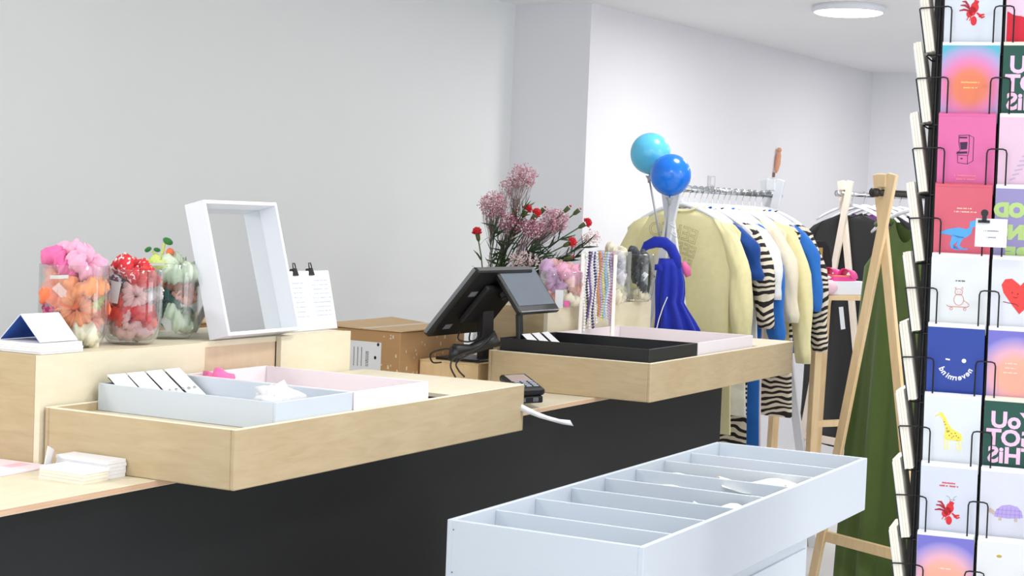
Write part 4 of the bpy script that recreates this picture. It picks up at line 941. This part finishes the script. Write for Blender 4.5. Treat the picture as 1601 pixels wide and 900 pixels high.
hanger('white hanger holding the moss green dress', NBk, BR_, .17, ZB, WHITE, .19)
dress('second green dress behind the first, at the card stand', NBk, BR_, .37, ZB, GRN2, 5)
hanger('white hanger holding the second green dress', NBk, BR_, .37, ZB, WHITE, .19)
NC = at(1294, 700, 9.0); ZC = 1.65
rack('farther wooden clothes rack with purple and black tops', NC, BR_, 1.0, ZC, PINEW, CHROME, CHROME)
for k, (s, m, lab, w_, L_, sl) in enumerate(((.09, BLKC, 'black coat hanging first on the farther wooden rack', .34, 1.28, .6), (.18, PUR, 'purple blouse behind the black coat on the farther rack', .25, .6, .4), (.27, BLKC, 'long black coat behind the purple blouse', .26, 1.15, .55), (.36, BLKC, 'black jacket, fourth on the farther wooden rack', .26, 1.1, .55), (.46, BLKC, 'black dress farthest along the wooden rack', .26, 1.15, 0.))):
    garment('coat' if m is BLKC else 'blouse', lab, 'coat' if m is BLKC else 'blouse', NC, BR_, s, ZC-.035, m, w_, L_, .028, sl, seed=30+k, group='dark clothes on the farther rack')
    hanger('white hanger of the '+lab.split(' hanging')[0].split(',')[0].split(' farthest')[0].split(' behind')[0]+' on the farther rack', NC, BR_, s, ZC, WHITE, .27)

# table with slides between the racks
TD = 7.35; TT = at(1283, 462, TD); TR_ = at(1345, 462, TD+.12); ztab = TT.z-.02
ux = (TR_-TT); ux.z = 0; ux.normalize(); uy = Vector((-ux.y, ux.x, 0))
if uy.dot(FW) < 0: uy = -uy
T0 = Vector((TT.x, TT.y, ztab)); TM = fmat((T0.x, T0.y, 0), ux, uy, (0, 0, 1))
t = thing('display_table', 'tall pine table with pink sandals, standing between the clothes racks', 'table', (T0.x, T0.y, 0))
ob('table_top', box(nb(), (-.03, -.01, ztab), (.36, .36, ztab+.022), TM, .002), PINE, t)
for x, y, lean in ((0, 0, 0), (.32, 0, .0), (.05, .34, .02), (.32, .34, .02)):
    bm = nb(); beam(bm, TM @ Vector((x, y+.02, 0)), TM @ Vector((x+lean, y+.01, ztab)), .04, .034, ux, .002); ob('leg', bm, PINE, t)
bm = nb(); beam(bm, TM @ Vector((.02, .02, .55)), TM @ Vector((.32, .02, .55)), .03, .02, (0, 0, 1)); ob('cross_bar', bm, PINE, t)
WT = TM @ Vector((.0, .02, ztab+.0225)); t = thing('white_tray', 'white box tray on the pine table, under the pink sandals', 'tray', WT)
ob('tray_shell', box(nb(), (.0, .02, ztab+.0225), (.30, .30, ztab+.085), TM, .002), WHITE, t)
SL = mat('hot_pink_rubber', (236, 70, 150), .45); SLI = mat('coral_insole', (238, 130, 112), .6)
def slide(label, dx, dy, rz, strapm):
    zb = ztab+.0855; t = thing('slide_sandal', label, 'sandal', TM @ Vector((dx, dy, zb)), math.atan2(ux.y, ux.x)+rz, 'pair of sandals on the white tray'); t.scale = (.85, .85, .85)
    out = ell(0, 0, .115, .042, 28); bm = nb(); prism(bm, out, 0, .022, Matrix(((1, 0, 0, 0), (0, 0, 1, 0), (0, 1, 0, 0), (0, 0, 0, 1)))); ob('sole', bm, SL, t, local=True, smooth=False)
    bm = nb(); prism(bm, ell(0, 0, .105, .036, 28), .0222, .028, Matrix(((1, 0, 0, 0), (0, 0, 1, 0), (0, 1, 0, 0), (0, 0, 0, 1)))); ob('insole', bm, SLI, t, local=True)
    bm = nb(); rg = []
    for k in range(11):
        a = math.pi*k/10; c_, s_ = math.cos(a), math.sin(a)
        rg.append([(.005, .046*c_, .012+.055*s_), (.085, .040*c_, .012+.045*s_), (.085, .036*c_, .012+.041*s_), (.005, .042*c_, .012+.051*s_)])
    loft(bm, rg); ob('strap', bm, strapm, t, local=True, smooth=True)
slide('hot pink slide sandal in front on the white tray', .19, .07, .3, SL)
slide('pink slide sandal behind the other on the white tray', .20, .19, .2, SL)
crumple('folded_scarf', 'bright blue folded scarf at the near end of the white tray', 'scarf', TM @ Vector((.02, .16, ztab+.0855)), .055, cloth('ultramarine', (50, 88, 200)), (.9, 1, .7), 9, .3)
crumple('folded_cloth', 'white folded cloth beside the pink sandals', 'cloth', TM @ Vector((.05, .07, ztab+.0855)), .05, WHT, (1.1, .8, .25), 11, .3)
crumple('pink_pouch', 'pale pink flat pouch in front of the white tray', 'pouch', TM @ Vector((.045, -.012, ztab+.0225)), .07, cloth('baby_pink', (246, 202, 216)), (1, .35, .45), 12, .2)
p = at(1330, 395, 7.62)
t = thing('black_handbag', 'black bag with a gold plate standing behind the pink sandals', 'bag', TM @ Vector((.22, .29, ztab+.0855)))
HM = fmat(TM @ Vector((.17, .265, ztab+.0857)), ux, -uy, (0, 0, 1))
bm = nb(); loft(bm, [[HM @ Vector((x*w_, y, z)) for x, y in ((-1, -.03), (1, -.03), (1, .03), (-1, .03))] for w_, z in ((.10, 0), (.095, .08), (.07, .15), (.045, .175))]); ob('bag_body', bm, BLKC, t)
ob('gold_plate', box(nb(), (.0, .0305, .09), (.03, .036, .145), HM, .001), GOLD, t)
swing_tag('white swing tag hanging from the black coat by the table', at(1316, 497, 7.3), (0, -.15, -1.0), MATS['label_paper'], (.02, .1))

# wall and ceiling fittings
t = thing('ceiling_lamp', 'round flush ceiling lamp, lit, above the clothes racks', 'lamp', (8.16, 2.50, 2.55))
lp = atz(1326, 19, 2.52)
ob('lamp_rim', lathe(nb(), [(.176, 0), (.182, -.012), (.182, -.03), (.172, -.034), (.168, -.03), (.168, -.006), (.1, -.004)], (lp.x, lp.y, 2.5495), 48), WHITE, t, smooth=False)
ob('lamp_diffuser', lathe(nb(), [(.166, -.012), (.166, -.034), (.158, -.038), (.08, -.039)], (lp.x, lp.y, 2.5495), 48), emit('lit_diffuser', (255, 252, 246), 6), t)
area('ceiling_lamp_light', (lp.x, lp.y, 2.505), (0, 0, 0), .32, .32, 21.5, (1, .985, .965), True)
def onwall(px, py): # point on the side wall
    A, d_ = Vector((7.75, 3.75, 0)), (Vector((11.66, 3.375, 0))-Vector((7.75, 3.75, 0))).normalized(); n = Vector((-d_.y, d_.x, 0)); r = _ray(px, py); s = (A-CP).dot(n)/r.dot(n); return CP+r*s, d_, n
P, d_, n = onwall(1111, 283)
t = thing('wall_switch', 'pale grey switch plate on the white wall above the rail', 'switch', P); SM = fmat(P-n*.001, d_, -n, (0, 0, 1))
ob('switch_plate', box(nb(), (-.045, 0, -.032), (.045, .008, .032), SM, .002), mat('pale_grey_plastic', (214, 212, 216), .5), t); ob('switch_rocker', box(nb(), (-.02, .008, -.024), (.02, .011, .024), SM, .001), WHITE, t)
P, d_, n = onwall(1211, 255)
t = thing('wall_ornament', 'small orange carved ornament hanging on the white wall', 'ornament', P); TER = mat('terracotta', (222, 160, 128), .7, var=.15)
bm = nb(); tube(bm, [P-n*.02+Vector((0, 0, z))+d_*x for z, x in ((.075, .012), (.05, .008), (.0, .0), (-.045, -.012), (-.06, -.02))], [.010, .017, .018, .012, .007], 10); ob('carved_body', bm, TER, t, smooth=True)
bm = nb(); ball(bm, P-n*.02+d_*.014+Vector((0, 0, .085)), .016); ob('carved_head', bm, TER, t, smooth=True)
ob('ornament_hook', box(nb(), (-.03, 0, -.09), (-.015, .012, -.06), fmat(P-n*.001, d_, -n, (0, 0, 1)), .001), mat('brown_metal', (140, 96, 90), .5), t)

# ------------------------------------------------------------------ card stand
sa = R(8.2); eu = Vector((math.sin(sa), -math.cos(sa), 0)); ev = Vector((math.cos(sa), math.sin(sa), 0))
SO = Vector((3.135, .776, 0)); PITCHR, CWD, CHT, LEAN, THK, CP_ = .1335, .105, .148, R(9.6), .016, .1115
t = thing('card_stand', 'tall black wire stand of greeting cards beside the white bin', 'card stand', SO+eu*.115+ev*.14)
def S(u, v, z): return SO+eu*u+ev*v+Vector((0, 0, z))
SD, SWD = .30, 2*CP_+.012
for u, v in ((-.012, .038), (-.004, .031), (CP_-.0035, .034), (2*CP_+.0, .034), (-.012, .150), (-.012, .265), (2*CP_, .265)):
    bm = nb(); tube(bm, [S(u, v, .05), S(u, v, 2.12)], .0032, 6); ob('upright_rod', bm, WIRE, t)
for u0, u1, v0, v1 in ((.0, 2*CP_, .05, .054), (.0, .004, .06, .26), (2*CP_-.006, 2*CP_-.002, .06, .26), (-.046, 2*CP_, .262, .266)):
    bm = nb(); M = fmat(SO, eu, ev, (0, 0, 1)); box(bm, (u0, v0, .12), (u1, v1, 2.08), M); ob('gap_shade_panel', bm, mat('gap_shade_charcoal', (34, 33, 34), .7), t)  # added dark panels that put interior shade into the gaps between cards
bm = nb(); lathe(bm, [(.02, 0), (.24, .0), (.24, .02), (.03, .03), (.02, .03)], S(.115, .15, 0), 32); ob('foot_plate', bm, WIRE, t)
bm = nb(); tube(bm, [S(.115, .15, .02), S(.115, .15, 2.14)], .016, 10); ob('pole', bm, WIRE, t)
ZR = lambda r: 1.797-PITCHR*(r-1)
def cardframe(r, c):
    """card placed leaning out: local x = right across the card, y = out of the front, z = up; origin bottom centre of front face"""
    top = S(c*CP_+CWD/2, 0, ZR(r)); up = Vector((0, 0, 1))*math.cos(LEAN)-ev*math.sin(LEAN); out = -ev*math.cos(LEAN)-Vector((0, 0, 1))*math.sin(LEAN)
    return fmat(top-up*CHT, eu, out, up)
def sideframe(r):
    top = S(-.056, .012+CWD/2, ZR(r)); up = Vector((0, 0, 1))*math.cos(LEAN)-eu*math.sin(LEAN); out = -eu*math.cos(LEAN)-Vector((0, 0, 1))*math.sin(LEAN)
    return fmat(top-up*CHT, -ev, out, up)
wires = []
def pocket_wires(r):
    z = ZR(r)-.060
    for u in (0, CP_, 2*CP_):
        def f(du, dz, dv=0): return S(u+du-.003, .010+dv - (.0)*dz, z+dz)
        hw0 = .017
        if u == 0:
            pts = [S(.014, .030, z-.086), S(.014, .004, z-.07), S(.014, -.001, z-.008), S(.012, -.001, z-.002), S(.006, .0, z), S(-.012, .009, z), S(-.044, .009, z-.002), S(-.047, .012, z-.004), S(-.0465, .024, z-.012), S(-.034, .026, z-.085)]
        else:
            pts = [f(-hw0, -.086, .02), f(-hw0, -.07, -.006), f(-hw0, -.008, -.011), f(-hw0+.002, -.002, -.011), f(-hw0+.008, 0, -.011), f(hw0-.006, 0, -.011), f(hw0, -.002, -.011), f(hw0+.002, -.008, -.011), f(hw0+.002, -.07, -.006), f(hw0+.002, -.086, .02)]
        bm = nb(); tube(bm, pts, .0016, 5); ob('pocket_wire', bm, WIRE, t)
    bm = nb(); tube(bm, [S(-.012, .034, z-.088), S(-.012, .028, z-.089), S(2*CP_, .028, z-.089)], .0016, 5); tube(bm, [S(-.012, .034, z-.089), S(-.03, .034, z-.089), S(-.034, .05, z-.089), S(-.034, .14, z-.089), S(-.012, .15, z-.089)], .0016, 5); ob('pocket_floor', bm, WIRE, t)
for r in range(0, 9): pocket_wires(r)
# prints: each returns [(name, material, bmesh)] in card space, front face at y=0
PR = {}
def pm(n, rgb): return mat('print_'+n, rgb, .6, var=.03)
Y0, Y1 = -.0003, .0004
I4 = Matrix.Identity(4)
def poly(p, dy=0.): return prism(nb(), p, Y0, Y1+dy, I4)
def many(ps, dy=0.):
    bm = nb()
    for p in ps: prism(bm, p, Y0, Y1+dy, I4)
    return bm
def lines(*rows):
    bm = nb()
    for cx_, cz_, w_, h_ in rows: scribble(bm, cx_, cz_, w_, h_, I4, Y0, Y1+.0002)
    return bm
def lobster():
    body = [ell(.002, .086, .0075, .010, 12), ell(-.002, .079, .007, .009, 12), ell(-.007, .074, .006, .007, 10), ell(0.001, .061, .0058, .009, 12), stroke([(.004, .094), (.006, .099)], .009)]
    claws = [stroke([(-.006, .080), (-.010, .090), (-.015, .097), (-.021, .097)], [.003, .004, .004, .002]), stroke([(-.008, .084), (-.016, .090), (-.024, .090)], [.003, .004, .002]), stroke([(-.008, .080), (-.017, .082), (-.026, .080)], [.003, .004, .002])]
    arm = [stroke([(.006, .076), (.012, .071), (.020, .073)], [.003, .005, .003]), stroke([(.010, .070), (.016, .067), (.021, .069)], [.003, .004, .002])]
    legs = [stroke([(-.008, .070), (-.012, .062)], .0016), stroke([(-.004, .068), (-.007, .061)], .0016)]
    ant = [stroke([(.004, .098), (.000, .108), (-.006, .110)], .0008), stroke([(.006, .098), (.009, .108), (.014, .111)], .0008), stroke([(.002, .103), (.005, .103)], .0012), stroke([(.008, .103), (.011, .103)], .0012)]
    return [('print', pm('red', (214, 40, 50)), many(body+arm+legs)), ('print', pm('darkred', (166, 30, 48)), many(claws, .0001)), ('print', pm('greyink', (150, 150, 160)), many(ant))]
def txt(rows, size, m, z, dz, bold=0., x=0, flip=True, align='CENTER'):
    bm = nb()
    for k, s in enumerate(rows): text_bm(bm, s, size, Matrix.Translation((x, .0003, z-dz*k)), .0004, bold, align, flip)
    return ('print', m, bm)
def card_grad(key): return PR[key]
GA = radial('gradient_orange_pink_blue', [(0, (228, 124, 84)), (.34, (226, 128, 98)), (.58, (222, 130, 178)), (.80, (176, 158, 204)), (1, (84, 178, 198))], (0, 0, .070), .084)
GB = radial('gradient_peach_lilac', [(0, (246, 164, 140)), (.4, (244, 172, 150)), (.62, (226, 172, 190)), (.9, (150, 140, 206)), (1, (116, 112, 196))], (0, 0, .062), .078)
def white(n, rgb=(236, 240, 247)): return mat('card_'+n, tuple(v*.93 for v in rgb), .55, var=.01)
giraffe = lambda: [('print', pm('yellow', (236, 222, 96)), many([stroke([(-.026, .113), (-.021, .116), (-.014, .106), (-.009, .092), (-.003, .082)], [.004, .008, .007, .009, .014]), [(-.012, .085), (.004, .086), (.018, .078), (.02, .068), (.016, .064), (-.01, .065), (-.014, .07)], stroke([(-.028, .112), (-.031, .110)], .003)])),
    ('print', pm('paleyellow', (240, 234, 160)), many([stroke([(x, .066), (x+.001, .045)], .0032) for x in (-.012, -.006, .011, .017)]+[stroke([(.019, .074), (.022, .062)], .0012)])),
    ('print', pm('brownspots', (172, 140, 60)), many([ell(x, z, .0016, .0014, 6) for x, z in ((-.009, .088), (-.012, .095), (-.005, .082), (.0, .078), (.004, .073), (.009, .074), (.013, .071), (-.004, .074), (.007, .079), (-.014, .1), (.001, .07))], .0002)),
    ('print', pm('greyink', (150, 150, 160)), lines((.0, .018, .016, .0022), (.0, .0135, .013, .0022)))]
dino = lambda: [('print', pm('dinoblue', (84, 166, 232)), many([[(-.044, .058), (-.03, .066), (-.008, .071), (.008, .068), (.013, .072), (.014, .083), (.024, .086), (.03, .08), (.026, .074), (.019, .072), (.017, .06), (.008, .052), (-.004, .05), (-.014, .054), (-.03, .057)],
      [(-.018, .056), (-.004, .054), (-.010, .042), (-.016, .037), (-.014, .028), (-.004, .027), (-.004, .029), (-.019, .030), (-.022, .038)], [(-.006, .054), (.004, .053), (-.002, .042), (-.004, .036), (.004, .030), (.011, .031), (.011, .028), (-.002, .028), (-.010, .036)]])),
    ('print', pm('creamtext', (246, 214, 190)), lines((.002, .108, .026, .003), (.004, .1015, .04, .003)))]
arcade = lambda: [('print', pm('arcadeink', (60, 30, 70)), many([stroke(q, .0011) for q in ([(-.014, .112), (.004, .113), (.013, .109), (.013, .064), (.003, .058), (-.015, .060), (-.0155, .075), (-.0175, .078), (-.011, .084), (-.014, .098), (-.014, .112)], [(.003, .058), (.003, .074), (-.0155, .075)], [(.003, .074), (.005, .082), (.005, .108), (.004, .113)])]+[[(-.012, .099), (.002, .100), (.001, .086), (-.010, .085)], stroke([(-.017, .079), (.002, .080)], .004), stroke([(-.013, .108), (.001, .108)], .0028), ell(-.008, .068, .0025, .0012, 8)])),
    ('print', pm('peachtext', (248, 150, 160)), lines((.0, .036, .04, .0032), (.0, .029, .034, .0032)))]
skater = lambda: [('print', pm('redline', (206, 110, 100)), many([stroke([(p[0], p[1]) for p in ell(.0, .082, .007, .006, 16)]+[(.007, .082)], .0009), stroke(ell(.0005, .067, .009, .011, 18)+[(.0095, .067)], .0009), stroke([(-.022, .056), (-.018, .053), (.016, .053), (.02, .056)], .0012), stroke(ell(-.013, .049, .0025, .0025, 10)+[(-.0105, .049)], .0009), stroke(ell(.012, .049, .0025, .0025, 10)+[(.0145, .049)], .0009), stroke([(-.006, .087), (-.007, .091), (-.004, .089)], .0009), stroke([(.004, .089), (.007, .092), (.007, .087)], .0009), stroke([(.009, .066), (.016, .062), (.02, .058)], .0009), stroke([(-.003, .082), (-.001, .082)], .001), stroke([(.002, .082), (.004, .082)], .001)])),
    ('print', pm('darkink', (60, 60, 70)), lines((.0, .104, .02, .003)))]
def smile():
    bm = nb()
    word = 'nevermind'[::-1]
    for k, ch in enumerate(word):
        a = R(-155+k*130/8); x, z = .0015+.033*math.cos(a)*1.0, .078+.032*math.sin(a)
        text_bm(bm, ch, .0155, Matrix.Translation((x, .0003, z)) @ Matrix.Rotation(-(a+R(90)), 4, 'Y'), .0004, .0004)
    prism(bm, ell(.016, .085, .0042, .0042, 14), Y0, Y1, I4); prism(bm, stroke([(-.018, .0865), (-.010, .0855)], .0028), Y0, Y1, I4)
    return [('print', pm('white', (238, 240, 250)), bm)]
heart = lambda: [('print', pm('heartred', (226, 66, 62)), many([[(0, .045), (-.012, .060), (-.030, .085), (-.034, .100), (-.028, .111), (-.016, .113), (-.004, .104), (0, .1), (.006, .107), (.02, .113), (.03, .106), (.033, .094), (.026, .078), (.012, .058)]])), ('print', pm('heartink', (120, 30, 36)), many([stroke([(-.03, .068), (-.02, .066), (-.006, .064), (-.002, .060)], .0012), ell(-.014, .086, .0012, .0016, 8), ell(-.004, .084, .0012, .0016, 8), stroke([(-.012, .078), (-.008, .076), (-.004, .078)], .001)], .0002)), ('print', pm('greyink', (150, 150, 160)), lines((-.012, .008, .05, .0025)))]
tortoise = lambda: [('print', pm('shell', (178, 160, 218)), many([[(-.026, .06), (-.022, .074), (-.012, .083), (.002, .086), (.016, .083), (.024, .074), (.027, .062), (.0, .058)]])), ('print', pm('shellline', (150, 128, 200)), many([stroke([(-.02+.008*k, .059), (-.018+.0075*k, .084-abs(k-2.5)*.003)], .0008) for k in range(6)]+[stroke([(-.025, .066), (.026, .067)], .0008), stroke([(-.022, .074), (.023, .075)], .0008)], .0002)), ('print', pm('taupe', (196, 178, 172)), many([stroke([(-.024, .066), (-.034, .072), (-.038, .070)], [.007, .009, .005]), stroke([(-.014, .06), (-.015, .053)], .006), stroke([(.014, .06), (.014, .053)], .006)]))]
GREEN = white('forest', (28, 84, 72)); PINKT = pm('pinktext', (240, 196, 222))
def ygt(): return [txt(['YoU', 'GOT', 'THiS'], .0435, PINKT, .098, .0345, .0015, x=.0)]
def good(): return [txt(['GOOD', 'THING', 'ARE'], .0345, pm('limegreen', (178, 206, 130)), .096, .042, .0028)]
def loops(): return [('print', pm('crimson', (206, 26, 52)), many([[(-.05, .146), (-.05, .112), (-.022, .128), (-.044, .146)], [(-.05, .004), (.05, .004), (.05, .05), (.02, .072), (-.02, .068), (-.05, .078)]])), ('print', pm('palepinkloop', (238, 200, 220)), many([ell(-.028, .09, .024, .02, 24)], .0002))]
CARDS = [
 (0, 0, 'topmost white card with a red lobster', white('bluewhite', (226, 233, 242)), lobster),
 (1, 0, 'card with an orange, pink and turquoise glow', GA, lambda: [('print', pm('gold', (250, 206, 130)), lines((.0, .079, .032, .0034), (.0, .069, .026, .0034)))]),
 (2, 0, 'hot pink card with a line-drawn arcade machine', white('hotpink', (232, 112, 172)), arcade),
 (3, 0, 'coral red card with a blue dinosaur', white('coral', (226, 102, 122)), dino),
 (4, 0, 'off-white card with an outlined skateboarding animal', white('offwhite', (236, 240, 240)), skater),
 (5, 0, 'royal blue card with a winking smile made of lettering', white('royal', (44, 72, 164)), smile),
 (6, 0, 'white card with a yellow giraffe', white('snow', (234, 240, 246)), giraffe),
 (7, 0, 'lower white card with a red lobster and red title', white('bluewhite2', (222, 228, 242)), lambda: lobster_low()),
 (8, 0, 'lilac and peach glow card at the foot of the left column', GB, lambda: [('print', pm('cream2', (250, 220, 214)), lines((.0, .085, .022, .003)))]),
 (0, 1, 'crimson card with pale loops, topmost of the right column', white('blush', (244, 218, 228)), loops),
 (1, 1, 'upper green card lettered in pink', GREEN, ygt),
 (2, 1, 'pale pink card with a grey fan print', white('rosepale', (238, 204, 226)), lambda: [('print', pm('greyfan', (190, 170, 196)), many([stroke([(-.03+.004*k, .03+.009*k), (-.02+.006*k, .034+.0085*k)], .003) for k in range(6)]))]),
 (3, 1, 'lavender card with lime bubble lettering', white('lavender', (158, 150, 200)), good),
 (4, 1, 'white card with a red heart', white('ice', (232, 236, 244)), heart),
 (5, 1, 'lilac and peach glow card below the heart card', GB, lambda: [('print', pm('cream2', (250, 220, 214)), lines((-.01, .086, .02, .003), (-.01, .077, .02, .003), (-.01, .068, .026, .003)))]),
 (6, 1, 'lower green card lettered in pink', GREEN, ygt),
 (7, 1, 'pale card with a purple checked tortoise', white('ice2', (226, 228, 240)), tortoise),
 (8, 1, 'white card with a small yellow motif, lowest of the right column', white('snow2', (238, 240, 244)), lambda: [('print', pm('mustard', (190, 160, 60)), many([ell(-.012, .121, .005, .003, 10)]))])]
def lobster_low():
    out = lobster()
    for _, _, b in out: bmesh.ops.translate(b, verts=b.verts, vec=(0.002, 0, -.018))
    return out+[('print', pm('redtext', (214, 60, 70)), lines((.0, .118, .024, .0034), (.0, .112, .034, .0034)))]
EDGEP = {'hotpink': (250, 190, 214), 'coral': (244, 150, 164)}
def stack_block(bm, n=4):
    for k in range(n):
        y1 = -.0012-(THK-.0012)*k/n; y0 = -.0012-(THK-.0012)*(k+1)/n+.0003; d = random.uniform(-.0008, .0008)
        box(bm, (-CWD/2+d, y0, .0005+abs(d)), (CWD/2+d-.0006, y1, CHT+.0065-abs(d)-.0012*(k == 0)))
    return bm
for r, c, lab, m, pr in CARDS:
    M = cardframe(r, c)
    g = bpy.data.objects.new('greeting_card', None); g.empty_display_size = .03; COL.objects.link(g); g.matrix_world = M; MW[g.name] = M
    tag(g, lab+' on the wire stand', 'greeting card', 'greeting cards facing out on the wire stand')
    f = ob('card_front', box(nb(), (-CWD/2, -.001, 0), (CWD/2, 0, CHT)), m, g, local=True)
    top = m if m.name in ('card_hotpink', 'card_coral') else PAPER
    if m is GREEN: top = MATS['cream_card_edges']
    ob('card_pack', stack_block(nb()), top, g, local=True)
    for nm, pmat, b in pr(): 
        o = ob(nm, b, pmat, f, local=True)
for r in range(0, 9):
    M = sideframe(r); g = bpy.data.objects.new('greeting_card', None); COL.objects.link(g); g.empty_display_size = .03; g.matrix_world = M; MW[g.name] = M
    ords = ['topmost', 'second', 'third', 'fourth', 'fifth', 'sixth', 'seventh', 'eighth', 'ninth'][r]
    tag(g, ords+' cream card pack from the top, seen edge-on at the side of the stand', 'greeting card', 'greeting cards edge-on at the side of the stand')
    ob('card_front', box(nb(), (-CWD/2, -.001, 0), (CWD/2, 0, CHT)), white('snow'), g, local=True)
    ob('card_pack', stack_block(nb(), 3), MATS['cream_card_edges'], g, local=True)
# price sign clipped to the stand
PC = at(1549, 364, 3.02); out = -ev; SMx = fmat(PC, eu*math.cos(R(0)), out, Vector((0, 0, 1)))
t = thing('price_sign', 'small white price sign held by a black clip on the wire stand', 'sign', PC)
ob('sign_card', box(nb(), (-.028, -.0008, -.026), (.028, .0008, .026), SMx), PAPER, t)
bm = nb(); scribble(bm, 0, .004, .026, .003, SMx, .0007, .0012); scribble(bm, 0, -.008, .016, .003, SMx, .0007, .0012); ob('print', bm, pm('signgrey', (130, 136, 150)), t)
bm = nb(); prism(bm, ell(-.013, .036, .0065, .0068, 16), -.006, .006, SMx); prism(bm, [(-.024, .018), (-.003, .018), (-.003, .023), (-.024, .023)], -.005, .005, SMx); prism(bm, [(-.017, .02), (-.009, .02), (-.009, .035), (-.017, .035)], -.005, .005, SMx); ob('sign_clip', bm, INK, t)
bm = nb(); tube(bm, [PC+Vector((0, 0, -.02))-out*.001, PC-out*.008+Vector((0, 0, -.01)), S(CP_-.003, -.001, PC.z-.01)], .0016, 5); ob('sign_wire', bm, WIRE, t)
